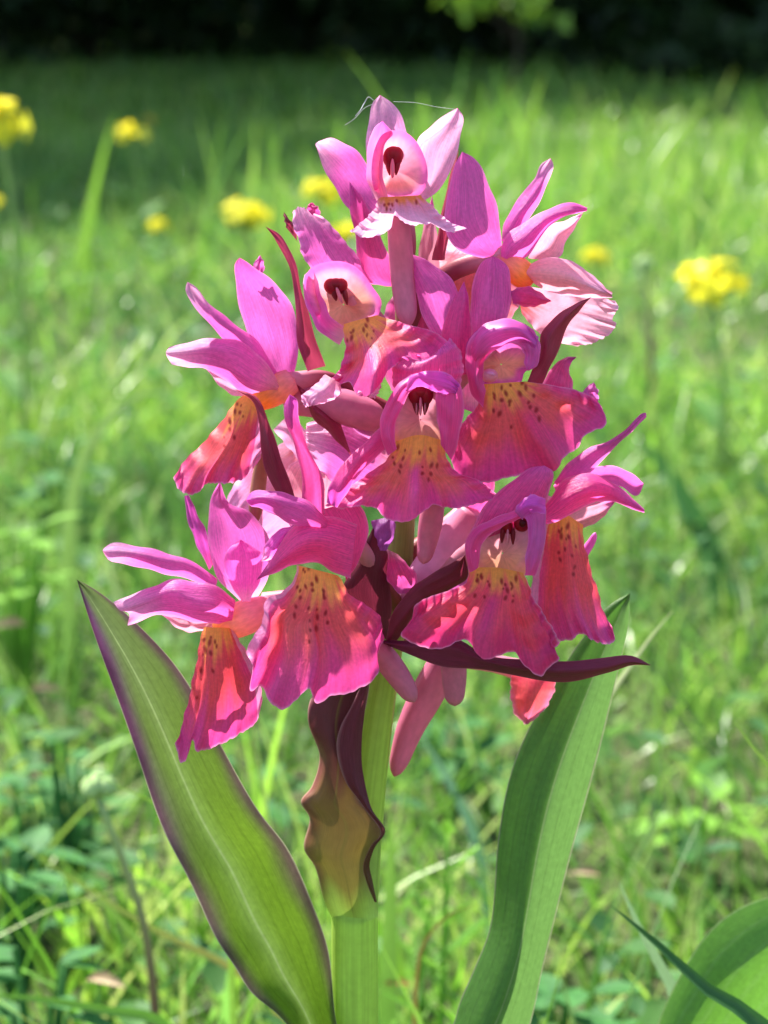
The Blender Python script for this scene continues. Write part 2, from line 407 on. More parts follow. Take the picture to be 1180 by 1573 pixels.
def sapling(x, y, h, seed):  # added; stands in for sunlit leaves among the dark shrubs
    r = np.random.default_rng(seed); z0 = float(ground_z(x, y)); root = empty('sapling', (x, y, z0))
    tag(root, 'thin added sapling standing in for sunlit yellow-green leaves of the dark shrubs', 'sapling')
    k = np.linspace(0, 1, 10)
    tube_w('trunk', root, np.stack([.03 * np.sin(k * 3), 0 * k, k * h - .02], -1), .006 * (1.1 - k), [(.05, .04, .03)] * 2, M_BARK, 7)
    Vs, Fs, Cs = [], [], []; n = 0
    for i in range(5):
        a = i * 2.4; e = np.array((math.cos(a) * .07, math.sin(a) * .1, h * (.62 + .045 * i))); kk = np.linspace(0, 1, 5)[:, None]
        tube_w('limb', root, np.array((0, 0, e[2] - .06)) * (1 - kk) + e * kk, .003 * (1.2 - kk[:, 0]), [(.06, .05, .03)] * 2, M_BARK, 5)
        V, F, C = leaf_cloud(26, e, (.07, .06, .045), .026, [(.10, .24, .02), (.22, .36, .04)], r, .1)
        Vs.append(V); Fs.append(F + n); Cs.append(C); n += len(V)
    V = np.concatenate(Vs); make_mesh('crown', V, np.concatenate(Fs), M_TREELEAF, root, np.concatenate(Cs), np.zeros((len(V), 2)), smooth=False)
sapling(at(775, 30, 5.6).x, 5.6, .42, 5)

# ------------------------------------------------------------------ the orchid
base_w = to_world(546, 1573, 0)
PLANT = empty('orchid', (float(base_w[0]) - .0005, PLANT_Y, 0))
tag(PLANT, 'tall orchid with a dense spike of magenta flowers, red spotted lips and dark bracts', 'orchid')
PL = np.array(PLANT.location)

def stem_col(u, v, x, y):
    c = grad_col((.40, .58, .10), (.44, .62, .11), (.44, .62, .11), (.36, .46, .08), (.30, .33, .08), (.38, .25, .10), (.45, .22, .2))(u, v, None, None)
    return c
_bot = [tuple(PL + np.array((.0005, 0, -.01)))]
SP_ = [(545, 1573, 0, 38), (545, 1480, 0, 38), (546, 1385, 0, 37), (562, 1200, 0, 33), (580, 1080, 0, 28), (602, 960, 0, 22), (616, 840, 0, 20), (622, 700, 0, 18), (622, 540, 0, 15), (618, 420, 0, 12), (612, 350, 0, 8)]
def build_stem():
    P = crom(SP_, 60); W = to_world(P[:, 0], P[:, 1], P[:, 2]); r = P[:, 3] * PLANT_Y / FPX
    k = np.linspace(0, 1, 16)[:-1, None]
    low = (PL + np.array((0, 0, -.012))) * (1 - k) + W[0] * k
    W = np.concatenate([low, W]); r = np.concatenate([np.full(15, .0030) + (r[0] - .003) * k[:, 0], r])
    tube_w('stem', PLANT, W, r, stem_col, M_STEM, 28, PL)
build_stem()

def flower(ov, cols=None, label=None):
    """one floret; its own mesh is the twisted ovary that joins it to the stem"""
    o = tube('flower', PLANT, ov, cols or [(.22, .10, .06), (.40, .06, .10), ROSE * .8, ROSE], M_TUBE, twist=5.)
    if label: o['label'] = label
    return o
def ridge(v0, wd, amp, u0=.15):
    return lambda u, v: amp * np.exp(-((v - v0) / wd) ** 2) * sm(u0, .75, u)
def stripes(*fs):
    return lambda u, v: sum(f(u, v) for f in fs)

# --- topmost flower, facing the lens
f = flower([(618, 430, 1, 12), (628, 380, -2, 12), (622, 330, -3, 13), (606, 285, -2, 15)], label='topmost flower, facing the viewer')
patch('sepal', f, [(572, 305), (563, 250), (565, 195), (573, 158), (584, 146)], [(640, 300), (637, 240), (623, 196), (608, 163), (584, 146)], t0=-1, t1=-4, bulge=1.4, col=sepal_col(PALE * np.array((1, .8, 1)), PALE, PALE))  # dorsal and right sepals paler: sunlit look put into their colour
patch('sepal', f, [(590, 335), (568, 345), (540, 325), (512, 285), (494, 250), (487, 228)], [(598, 315), (572, 265), (556, 240), (532, 221), (508, 212), (490, 217)], H=[(487, 228), (485, 221), (490, 217)], t0=1, t1=-3, bulge=-1.6, col=sepal_col(PINK * 1.05, PINK, PALE))
patch('sepal', f, [(645, 300), (640, 255), (641, 215), (665, 192), (690, 172), (703, 166)], [(652, 310), (682, 282), (697, 250), (708, 210), (711, 178), (703, 166)], t0=1, t1=0, bulge=-1.0, col=sepal_col(PALE, PALE, PALE))
patch('petal', f, [(578, 308), (564, 275), (565, 228), (574, 197), (588, 186)], [(596, 305), (588, 262), (592, 222), (603, 205), (588, 186)], t0=5, t1=6, bulge=-1.5, col=sepal_col(ROSE * np.array((1, .7, 1.15)), ROSE, PINK), mat=M_HOOD)
cup('hood', f, [(600, 201), (618, 201), (636, 213), (650, 236), (657, 262), (655, 284), (645, 299), (625, 305), (600, 306), (582, 303), (573, 285), (571, 255), (577, 225), (588, 206)], (607, 262), lambda x, y: 6.5 - 2.5 * sm(280, 303, y), 2.2,
    lambda u, v, x, y: mixc(mixc(PINK * np.array((1.1, 1.2, .9)), ROSE * 1.1, sm(.05, .35, u)), SALMON * 1.1, sm(255, 298, y) * sm(.15, .5, u)))
blobs('column', f, [(597, 240, 3.4, 11, 17, 1.0, -6, .1, DRED), (609, 240, 3.4, 11, 17, 1.0, 6, .1, DRED), (603, 236, 3.5, 14, 14, .9, 0, 0, DRED * .9), (597, 257, 3.5, 6, 13, .8, -8, .6, RED * .5), (610, 257, 3.5, 6, 13, .8, 8, .6, RED * .5),
                    (603, 258, 3.9, 3.2, 16, .9, 0, -.3, ROSE)], M_HOOD)
patch('lip', f, [(583, 303), (574, 322), (560, 337), (539, 354)], [(646, 300), (664, 316), (690, 340), (719, 352)],
      H=[(539, 354), (556, 364), (582, 362), (600, 350), (606, 331), (616, 338), (632, 346), (662, 344), (696, 357), (719, 352)], t0=5, t1=13, bulge=0, tf=stripes(ridge(.22, .12, 1.6), ridge(.45, .1, -1.2)), ruf=.8, nu=60, nv=90,
      col=lip_col([(590, 315), (598, 313), (593, 323), (603, 316), (610, 310), (600, 322), (640, 312)], ORANGE * .8, ROSE * 1.0, np.array((.86, .55, .68)), uth=.25, umid=.45, spot_r=2.6), mat=M_LIP)
tube('spur', f, [(612, 330, 7.5, 16), (614, 360, 7.5, 18), (618, 420, 7, 18), (624, 475, 7.5, 16.5), (627, 502, 8.2, 12)], [SPUR * .95, SPUR, SPUR * 1.02], M_TUBE, 18)
# lone upright sepals and bracts behind it
patch('bract', PLANT, [(664, 400), (676, 340), (690, 275), (705, 229)], [(684, 400), (692, 335), (700, 275), (705, 229)], t0=-2, t1=-4, bulge=.8, col=flat_col(MAROON * 2.4), mat=M_BRACT)
patch('bract', PLANT, [(640, 420), (646, 370), (655, 330), (664, 300)], [(676, 425), (672, 370), (668, 330), (664, 300)], t0=-3, t1=-5, bulge=1, col=grad_col(ROSE * .7, ROSE, PINK), mat=M_BRACT)

# --- flower below it on the left, facing the lens
f = flower([(620, 560, 1, 12), (600, 520, 3, 12), (570, 480, 4, 13), (540, 455, 4, 16)], label='flower with lit dorsal sepal, left below the topmost')
patch('sepal', f, [(500, 425), (470, 403), (459, 370), (449, 338), (450, 325)], [(572, 435), (551, 395), (526, 366), (502, 338), (484, 329)], H=[(450, 325), (460, 318), (472, 322), (476, 329), (484, 329)], t0=2, t1=0, bulge=1.5, nu=40, nv=30, ruf=.3, col=sepal_col(PINK * 1.05, PINK, PALE))
patch('sepal', f, [(474, 335), (470, 322), (476, 312)], [(492, 335), (490, 320), (480, 311)], t0=-2, t1=-2, bulge=.5, col=sepal_col(MAG, MAG))
patch('sepal', f, [(590, 440), (560, 430), (545, 360), (536, 305), (537, 279)], [(612, 440), (600, 400), (580, 350), (560, 308), (537, 279)], t0=1, t1=1.6, bulge=1.4, col=sepal_col(MAG, MAG, VIO * 1.1))
patch('petal', f, [(522, 530), (490, 508), (472, 472), (465, 440), (468, 422)], [(535, 505), (512, 490), (497, 460), (487, 430), (480, 412)], t0=9, t1=7, bulge=-1.2, col=sepal_col(PINK, ROSE, PALE), mat=M_HOOD)
cup('hood', f, [(468, 425), (478, 412), (495, 404), (520, 401), (540, 406), (558, 420), (572, 440), (586, 462), (584, 478), (575, 492), (556, 502), (536, 508), (515, 512), (492, 494), (476, 465), (468, 445)], (528, 468),
    lambda x, y: 8.5 - 2.5 * sm(480, 505, y), 4.5, lambda u, v, x, y: mixc(mixc(PINK * np.array((1, 1.0, .9)), ROSE, sm(.06, .3, u)), SALMON, sm(425, 475, y + (x - 520) * .3) * sm(.12, .4, u)), rim=1)
blobs('column', f, [(509, 440, 6, 12, 13, 1.0, -20, .1, DRED), (523, 440, 6, 12, 13, 1.0, 20, .2, DRED), (516, 437, 6.1, 14, 10, .9, 0, 0, DRED * .8), (514, 452, 6.1, 7, 11, .8, -15, .6, RED * .4), (531, 456, 6.1, 6, 13, .8, -12, .6, RED * .4), (521, 453, 6.6, 3, 14, .7, -20, 0, ROSE)], M_HOOD)
patch('lip', f, [(526, 498), (530, 530), (524, 562), (508, 582), (478, 606)], [(578, 484), (606, 492), (640, 502), (668, 510), (690, 528)],
      H=[(478, 606), (498, 604), (522, 592), (538, 588), (549, 607), (574, 602), (588, 584), (600, 566), (626, 553), (655, 551), (690, 528)], t0=8.5, t1=14, bulge=1.5,
      tf=stripes(ridge(.42, .13, 3.2), ridge(.16, .1, -1.5)), ruf=.8, nu=80, nv=100,
      col=lip_col([(544, 510), (540, 520), (532, 522), (567, 490), (564, 500), (574, 511), (559, 507), (570, 521), (582, 533), (571, 534), (562, 514), (536, 510)], ORANGE, CORAL * np.array((1, 1.2, 1.3)), MAG * 1.1, uth=.3, umid=.72, spot_r=3, tong=(.40, .10, MAG * 1.1, .25)), mat=M_LIP)
patch('petal', f, [(500, 575), (485, 590), (462, 612), (470, 625)], [(525, 590), (522, 606), (505, 617), (485, 622)], t0=12, t1=14, bulge=1.2, ruf=.5, col=sepal_col(PALE, ROSE, PALE))
patch('petal', f, [(560, 575), (556, 590), (548, 606)], [(588, 580), (584, 598), (576, 612)], t0=14, t1=16.4, bulge=.8, ruf=.4, col=sepal_col(PALE, PINK, PALE))

# --- upper right flower, facing right
f = flower([(622, 520, 0, 12), (650, 455, 0, 13), (700, 415, 2, 15), (775, 392, 4, 15)], [(.25, .05, .06), (.28, .03, .06), (.30, .04, .07), ROSE], label='upper right flower, turned to the right with pale coral lip')
patch('sepal', f, [(762, 398), (716, 390), (684, 357), (687, 305), (697, 257), (710, 233)], [(770, 394), (770, 360), (764, 320), (748, 275), (729, 243), (710, 233)], t0=4, t1=2, bulge=1.4, nv=28, col=sepal_col(PINK, MAG * 1.1, PINK))
patch('sepal', f, [(770, 370), (776, 340), (796, 305), (820, 275), (832, 252), (846, 243)], [(790, 372), (812, 336), (830, 310), (841, 280), (851, 256), (846, 243)], t0=3, t1=0, bulge=1, col=sepal_col(PINK * 1.08, PINK, PALE))
patch('petal', f, [(812, 397), (826, 370), (842, 348), (876, 336), (896, 326)], [(838, 400), (862, 392), (870, 370), (886, 346), (896, 326)], t0=2.5, t1=1, bulge=-1.2, col=sepal_col(ROSE * np.array((1.06, 1.2, 1.2)), ROSE, PALE))
patch('petal', f, [(768, 393), (774, 366), (800, 345), (840, 322), (880, 311), (902, 319)], [(782, 400), (812, 393), (832, 362), (848, 344), (874, 331), (902, 324)], t0=5, t1=3, bulge=2.2, col=sepal_col(PINK, PINK, PINK * .95), nv=28)
tube('throat', f, [(770, 392, 4, 15), (785, 405, 4.5, 19), (803, 422, 4.5, 21), (818, 432, 4, 15)], [ROSE, SALMON, ORANGE * 1.0, CORAL], M_HOOD, 16)
patch('petal', f, [(784, 446), (812, 440), (847, 462)], [(788, 466), (815, 472), (847, 463)], t0=7, t1=7, bulge=1.2, col=sepal_col(MAG, VIO))
patch('lip', f, [(796, 436), (845, 446), (900, 452), (944, 461)], [(800, 478), (822, 506), (852, 524), (888, 533)], H=[(944, 461), (951, 471), (941, 490), (947, 496), (937, 513), (912, 526), (888, 533)], t0=4, t1=2, bulge=-1.5, ruf=.7, nu=60, nv=70,
      col=lip_col((), CORAL * np.array((1, 1.6, 1.4)), ROSE * 1.1, np.array((.9, .55, .62)), umid=.6), mat=M_LIP)
patch('lip', f, [(806, 410), (838, 396), (880, 402), (916, 428), (940, 450)], [(812, 430), (838, 446), (880, 455), (912, 458), (940, 456)], t0=5, t1=4, bulge=2.6, ruf=.6, nu=60, nv=50,
      col=lip_col((), np.array((.86, .34, .40)), np.array((.88, .38, .46)), np.array((.90, .55, .64)), umid=.6), mat=M_LIP)

# --- left flower, facing left
f = flower([(618, 640, 0, 12), (560, 610, 0, 11), (500, 580, 1, 11), (445, 588, 2, 18)], [(.25, .05, .06), (.30, .03, .06), (.34, .04, .08), ROSE], label='upper left flower, turned to the left with upright sepal')
patch('sepal', f, [(425, 590), (396, 548), (376, 502), (363, 442), (361, 405), (368, 396)], [(452, 575), (459, 522), (450, 475), (426, 437), (396, 415), (379, 402), (368, 396)], t0=2, t1=2, bulge=-1.6, nv=28, col=sepal_col(PINK * 1.03, PINK, MAG * 1.15))
patch('sepal', f, [(386, 425), (390, 405), (400, 392)], [(404, 425), (406, 405), (400, 392)], t0=-1, t1=-1, bulge=.5, col=sepal_col(PINK, PINK))
patch('sepal', f, [(418, 592), (394, 560), (354, 530), (312, 487), (285, 446), (288, 433)], [(430, 578), (392, 521), (352, 491), (322, 466), (300, 440), (288, 433)], t0=3, t1=3, bulge=1.5, col=sepal_col(PINK, PINK, PALE))
patch('petal', f, [(400, 607), (362, 578), (316, 566)], [(396, 614), (350, 603), (316, 566)], t0=2.2, t1=1.5, bulge=-.8, col=sepal_col(PALE, ROSE, PALE))
patch('petal', f, [(430, 590), (403, 550), (372, 526), (330, 519), (292, 525), (260, 533)], [(424, 606), (382, 607), (350, 587), (320, 568), (290, 564), (264, 560)], H=[(260, 533), (255, 542), (264, 560)], t0=4.5, t1=4, bulge=2.2, nv=28, col=sepal_col(PINK * np.array((.95, .9, .9)), ROSE * .9, PALE))
tube('throat', f, [(448, 585, 3, 20), (425, 598, 3.5, 24), (400, 612, 4, 20), (384, 622, 4, 12)], [ROSE, SALMON * .95, ORANGE * .95, ORANGE], M_HOOD, 16)
patch('lip', f, [(372, 607), (356, 626), (330, 660), (302, 690), (278, 714), (268, 734)], [(400, 612), (404, 640), (404, 680), (398, 712)], H=[(268, 734), (275, 751), (290, 760), (305, 756), (313, 746), (326, 742), (346, 743), (374, 735), (398, 712)],
      t0=5, t1=9, bulge=1.5, ruf=.7, nu=80, nv=80, col=lip_col([(369, 635), (374, 641), (363, 632), (355, 645), (352, 652), (353, 661), (360, 672), (347, 672), (345, 684), (372, 622), (366, 621)], ORANGE, CORAL, MAG * np.array((1.1, 1.2, 1)), v0=.35, uth=.32, umid=.78, spot_r=2.8), mat=M_LIP)
tube('spur', f, [(440, 615, 1, 22), (500, 618, 1.5, 27), (560, 636, 2, 26), (592, 652, 2, 16)], [SPUR * .95, SPUR, SPUR * 1.02], M_TUBE, 18)

# --- right middle flower with wide orange lip
f = flower([(624, 700, 2, 12), (660, 640, 5, 12), (710, 580, 8, 13), (755, 530, 8, 16)], label='flower with the wide orange spotted lip, right of the middle')
patch('sepal', f, [(692, 535), (660, 508), (641, 458), (630, 415), (627, 388)], [(715, 535), (714, 482), (697, 434), (662, 403), (627, 388)], t0=8, t1=6, bulge=1.6, nv=28, col=sepal_col(PINK, MAG, PINK))
patch('sepal', f, [(688, 575), (678, 512), (694, 466), (713, 432)], [(728, 575), (724, 505), (720, 460), (713, 432)], t0=10, t1=8, bulge=1, col=sepal_col(MAG * 1.1, MAG, PINK))
patch('sepal', f, [(726, 525), (722, 480), (728, 430), (738, 404), (757, 393)], [(772, 520), (784, 470), (785, 430), (776, 404), (757, 393)], t0=9, t1=6, bulge=2.2, nv=28, col=sepal_col(PINK * .95, MAG, PINK), tf=ridge(.6, .05, .5))
cup('hood', f, [(718, 560), (716, 530), (735, 505), (765, 491), (795, 493), (820, 508), (829, 535), (826, 560), (806, 572), (800, 588), (770, 596), (744, 592), (728, 585)], (770, 560), lambda x, y: 12 - 3 * sm(560, 590, y), 8.5,
    lambda u, v, x, y: mixc(mixc(VIO * 1.25, PINK * .9, sm(.04, .2, u)), SALMON * .95, sm(530, 560, y) * sm(.2, .5, u)), rim=1)
patch('petal', f, [(742, 626), (724, 604), (716, 565), (718, 527), (742, 500)], [(746, 600), (742, 578), (744, 556), (757, 537), (782, 512)], t0=13, t1=12.4, bulge=.8, col=sepal_col(MAG, MAG, PINK * .9), mat=M_HOOD)
patch('petal', f, [(719, 532), (736, 504), (768, 490), (800, 494), (828, 518)], [(735, 565), (757, 541), (782, 528), (802, 527), (820, 540)], t0=12.5, t1=12.6, bulge=2.2, col=sepal_col(PINK * .9, MAG, VIO * 1.3), mat=M_HOOD)
patch('petal', f, [(802, 500), (820, 507), (830, 533), (826, 560), (812, 570)], [(795, 525), (802, 535), (806, 548), (806, 562), (812, 570)], t0=12.6, t1=12.4, bulge=.5, col=sepal_col(PINK * .9, MAG, PINK), mat=M_HOOD)
blobs('column', f, [(752, 577, 12.0, 13, 11, 1.0, 0, 0, ROSE * 1.1), (754, 574, 12.5, 8, 4, .7, 15, 0, PALE)], M_HOOD)  # small pale blob is a painted highlight on the column
patch('lip', f, [(741, 590), (731, 625), (706, 655), (690, 690)], [(806, 586), (850, 592), (888, 600), (917, 613)], H=[(690, 690), (702, 728), (730, 743), (765, 738), (800, 728), (832, 724), (856, 722), (866, 702), (886, 690), (900, 668), (931, 652), (931, 638), (917, 613)],
      t0=11.5, t1=12.5, bulge=1.2, tf=stripes(ridge(.56, .09, 3.6), ridge(.80, .10, -1.2)), ruf=.7, nu=100, nv=120,
      col=lip_col([(789, 577), (803, 588), (769, 596), (784, 592), (798, 605), (808, 595), (820, 609), (758, 608), (761, 613), (782, 617), (784, 623), (770, 616), (760, 630), (769, 636), (812, 619), (824, 628), (829, 645), (788, 656), (815, 625), (778, 605)], ORANGE, CORAL, MAG * 1.05, v0=.5, uth=.24, umid=.7, spot_r=3.6, tong=(.57, .07, RED * np.array((.95, .8, 1.6)), .28)), mat=M_LIP)
patch('sepal', f, [(826, 600), (848, 565), (866, 550), (886, 548)], [(882, 604), (878, 580), (874, 565), (886, 548)], t0=8, t1=7, bulge=1, col=sepal_col(MAG, MAG, VIO))
patch('sepal', f, [(892, 615), (898, 598), (912, 587)], [(919, 618), (919, 600), (912, 587)], t0=9, t1=9, bulge=.5, col=sepal_col(PINK * .9, PINK, VIO))

# --- middle flower, facing the lens
f = flower([(622, 760, 4, 13), (630, 710, 8, 14), (640, 660, 11, 15), (646, 630, 11, 17)], label='middle flower, facing the viewer with dark red throat')
patch('sepal', f, [(612, 612), (602, 578), (612, 552), (640, 543)], [(706, 598), (712, 565), (705, 535), (690, 520)], H=[(640, 543), (655, 552), (676, 536), (690, 520)], t0=14, t1=13.5, bulge=1.4, ruf=.5, col=sepal_col(MAG * 1.1, MAG, PINK))
patch('sepal', f, [(598, 645), (562, 678), (526, 714), (506, 746), (502, 772)], [(603, 684), (574, 706), (548, 734), (530, 762), (518, 780)], t0=15, t1=17.5, bulge=1.3, col=sepal_col(MAG * 1.1, MAG, VIO * 1.2))
cup('hood', f, [(612, 600), (628, 578), (650, 572), (678, 576), (698, 590), (706, 620), (702, 655), (688, 684), (665, 692), (640, 694), (612, 690), (597, 680), (590, 655), (598, 622)], (646, 645), lambda x, y: 17 - 3 * sm(645, 685, y), 13,
    lambda u, v, x, y: mixc(mixc(MAG * 1.2, ROSE * .85, sm(.12, .45, u)), ORANGE * np.array((.95, 1.1, 2.2)), np.maximum(sm(635, 690, y) * sm(.2, .5, u), sm(650, 685, y) * sm(60, 35, np.abs(x - 645)))), rim=.5)
patch('petal', f, [(596, 700), (583, 660), (592, 622), (610, 592), (632, 574)], [(610, 690), (606, 660), (616, 630), (628, 606), (640, 590)], t0=17.5, t1=17, bulge=.8, col=sepal_col(MAG * 1.15, MAG, PINK * .9), mat=M_HOOD)
patch('petal', f, [(678, 684), (672, 645), (669, 612), (676, 592), (690, 580)], [(694, 708), (707, 664), (713, 615), (706, 590), (690, 576)], t0=17.5, t1=17, bulge=.9, col=sepal_col(MAG * 1.1, MAG, VIO * 1.4), mat=M_HOOD)
patch('petal', f, [(622, 600), (630, 580), (652, 570), (690, 574), (706, 592)], [(628, 602), (645, 594), (660, 598), (678, 606), (700, 606)], t0=17.6, t1=18, bulge=.7, ruf=.5, col=sepal_col(VIO * 1.5, PINK * .8, VIO * 1.5), mat=M_HOOD)
blobs('column', f, [(638, 608, 15.0, 12, 15, 1.0, -8, .2, DRED), (655, 608, 15.0, 12, 15, 1.0, 8, .2, DRED), (646, 603, 15.1, 15, 10, .9, 0, 0, DRED), (639, 624, 15, 7, 14, .8, -8, .6, RED * .4), (654, 624, 15, 7, 14, .8, 8, .6, RED * .4),
                    (646, 624, 15.5, 2.6, 15, .7, 0, 0, ROSE), (640, 628, 15.3, 1.8, 10, .6, 0, 0, ROSE * .9), (653, 628, 15.3, 1.8, 10, .6, 0, 0, ROSE * .9)], M_HOOD)
patch('lip', f, [(607, 678), (597, 702), (565, 728), (524, 756), (501, 776)], [(683, 678), (689, 710), (706, 727), (738, 739), (770, 767)], C=[(607, 678), (645, 668), (683, 678)], H=[(501, 776), (525, 781), (545, 778), (578, 781), (590, 793), (612, 802), (632, 799), (650, 786), (668, 776), (692, 781), (722, 776), (770, 767)],
      t0=15.5, t1=18.5, bulge=.8, tf=stripes(ridge(.5, .10, 3.6), ridge(.33, .06, -.6), ridge(.68, .06, -.6)), ruf=.6, nu=90, nv=110,
      col=lip_col([(611, 687), (625, 692), (645, 694), (663, 690), (605, 703), (607, 710), (615, 713), (613, 723), (648, 718), (663, 713), (672, 715), (662, 727), (659, 737), (619, 704), (650, 726)], ORANGE, CORAL * np.array((1, 1.3, 1)), MAG * 1.15, uth=.27, umid=.75, spot_r=3.2, tong=(.5, .075, MAG * 1.15, .22)), mat=M_LIP)
tube('spur', f, [(668, 760, 12, 16), (662, 800, 12, 18), (656, 835, 12, 15), (650, 866, 12.5, 10)], [SPUR * .95, SPUR, SPUR * 1.02], M_TUBE, 18)

# --- bottom left flower, facing left
f = flower([(612, 960, 0, 13), (540, 920, 2, 12), (470, 915, 3, 12), (405, 925, 3, 16)], [(.25, .05, .06), (.22, .02, .05), (.22, .02, .05), ROSE], label='lowest left flower with long sepals pointing left')
patch('sepal', f, [(335, 890), (302, 866), (252, 848), (202, 837), (172, 834), (160, 842)], [(330, 907), (300, 893), (252, 881), (200, 868), (168, 861), (160, 850)], H=[(160, 842), (158, 846), (160, 850)], t0=5, t1=4, bulge=1.3, col=sepal_col(PINK * 1.05, PINK, PALE * np.array((1, .8, 1))))
patch('sepal', f, [(322, 876), (300, 832), (287, 792), (283, 762)], [(330, 862), (319, 822), (302, 786), (290, 760)], t0=2, t1=1, bulge=.8, col=sepal_col(VIO * 1.2, MAG, VIO * 1.2))
patch('sepal', f, [(372, 926), (336, 890), (322, 850), (320, 802), (323, 768), (338, 739)], [(388, 926), (412, 890), (416, 852), (409, 816), (382, 786), (352, 772), (338, 739)], t0=4, t1=3, bulge=1.5, nv=28, col=sepal_col(PINK * 1.05, PALE, PINK * .95))
patch('sepal', f, [(372, 924), (348, 885), (346, 850), (370, 829)], [(384, 924), (401, 885), (401, 850), (370, 829)], t0=6, t1=6.5, bulge=1.6, col=sepal_col(PINK * 1.1, PALE, PINK * 1.1))
patch('petal', f, [(330, 966), (284, 970), (248, 944)], [(330, 952), (290, 950), (248, 944)], t0=4, t1=3.5, bulge=.6, col=sepal_col(ROSE * 1.05, ROSE, PALE))
patch('petal', f, [(362, 922), (332, 900), (292, 892), (262, 890), (238, 900), (200, 914), (174, 925)], [(356, 958), (322, 958), (285, 953), (250, 944), (224, 950), (206, 958), (196, 961)], H=[(174, 925), (184, 937), (198, 942), (196, 961)], t0=7, t1=6, bulge=2.4, nv=30, nu=44, col=sepal_col(PINK, MAG * 1.2, PALE * np.array((1, .8, 1))))
tube('throat', f, [(415, 930, 4, 18), (385, 945, 5, 27), (352, 958, 5.5, 26), (330, 972, 6, 16)], [ROSE, ROSE, SALMON, ORANGE], M_HOOD, 18)
patch('lip', f, [(312, 963), (305, 1000), (298, 1035), (286, 1090), (275, 1128), (270, 1142)], [(358, 965), (378, 1000), (392, 1022), (401, 1050), (402, 1085)],
      H=[(270, 1142), (274, 1158), (278, 1172), (286, 1168), (289, 1146), (297, 1137), (302, 1154), (322, 1150), (346, 1140), (380, 1120), (396, 1106), (402, 1085)], t0=7, t1=9, bulge=2.2, ruf=.6, nu=100, nv=100,
      col=lip_col([(315, 985), (322, 988), (329, 985), (318, 998), (325, 1003), (312, 1008), (309, 1030), (308, 1045), (326, 1032), (303, 1073), (331, 992), (321, 978)], ORANGE, CORAL * np.array((.98, .75, .9)), MAG * 1.12, v0=.4, uth=.22, umid=.68, spot_r=3.2), mat=M_LIP)

# --- bottom middle flower with broad spotted lip
f = flower([(610, 930, 3, 13), (580, 880, 8, 13), (550, 840, 10, 15), (515, 830, 11, 22)], label='lowest middle flower with broad red spotted lip')
patch('sepal', f, [(465, 782), (463, 732), (455, 692), (440, 652), (437, 622), (445, 606)], [(500, 790), (497, 742), (486, 711), (470, 680), (460, 642), (456, 613), (445, 606)], t0=14, t1=14.5, bulge=1.4, col=sepal_col(MAG * 1.05, MAG, VIO * 1.3))
patch('petal', f, [(454, 805), (426, 816), (407, 838), (402, 860)], [(450, 816), (440, 838), (424, 858), (402, 862)], t0=12, t1=12, bulge=.8, col=sepal_col(VIO * 1.7, PINK, PALE))
patch('petal', f, [(486, 785), (516, 832), (532, 892)], [(548, 768), (566, 802), (556, 852), (532, 892)], t0=13, t1=13, bulge=2, col=sepal_col(MAG * 1.1, MAG, MAG * 1.1))
patch('petal', f, [(548, 805), (502, 792), (456, 804), (430, 836), (412, 866), (394, 891)], [(538, 888), (516, 881), (490, 866), (456, 867), (420, 881), (394, 891)], t0=15, t1=14.5, bulge=3, nv=30, col=sepal_col(MAG * 1.25, MAG * 1.1, PINK * .85))
patch('sepal', f, [(506, 800), (472, 769), (440, 758), (410, 753), (386, 756), (379, 766)], [(496, 818), (462, 811), (430, 796), (402, 781), (386, 778), (379, 770)], t0=16, t1=15, bulge=1.6, col=sepal_col(PINK * .9, MAG, VIO * 1.6))
patch('lip', f, [(457, 868), (449, 893), (432, 911), (410, 919), (404, 950), (386, 985), (376, 1003)], [(520, 884), (540, 915), (566, 931), (585, 950), (589, 980)],
      H=[(376, 1003), (387, 1022), (384, 1061), (400, 1053), (414, 1077), (433, 1091), (453, 1077), (475, 1058), (486, 1080), (510, 1070), (545, 1061), (572, 1046), (582, 1030), (578, 1012), (589, 980)], t0=13, t1=17, bulge=1.2,
      tf=stripes(ridge(.52, .16, 2.6), ridge(.2, .07, -2.2), lambda u, v: -1.5 * sm(.75, 1, v) * u), ruf=.7, nu=110, nv=130,
      col=lip_col([(466, 876), (474, 872), (470, 880), (485, 890), (471, 903), (480, 908), (499, 913), (500, 919), (497, 908), (457, 900), (462, 920), (457, 932), (453, 945), (475, 935), (488, 937), (500, 942), (476, 951), (487, 950), (501, 956), (478, 967), (486, 966), (476, 987), (461, 906), (480, 897)], ORANGE * np.array((1, 1.08, 1.2)), CORAL, MAG * 1.12, v0=.54, uth=.24, umid=.66, spot_r=3.2), mat=M_LIP)
tube('spur', f, [(560, 985, 9, 20), (590, 1010, 9, 20), (620, 1050, 9.5, 17), (637, 1078, 10, 11)], [SPUR * .95, SPUR, SPUR * 1.02], M_TUBE, 18)

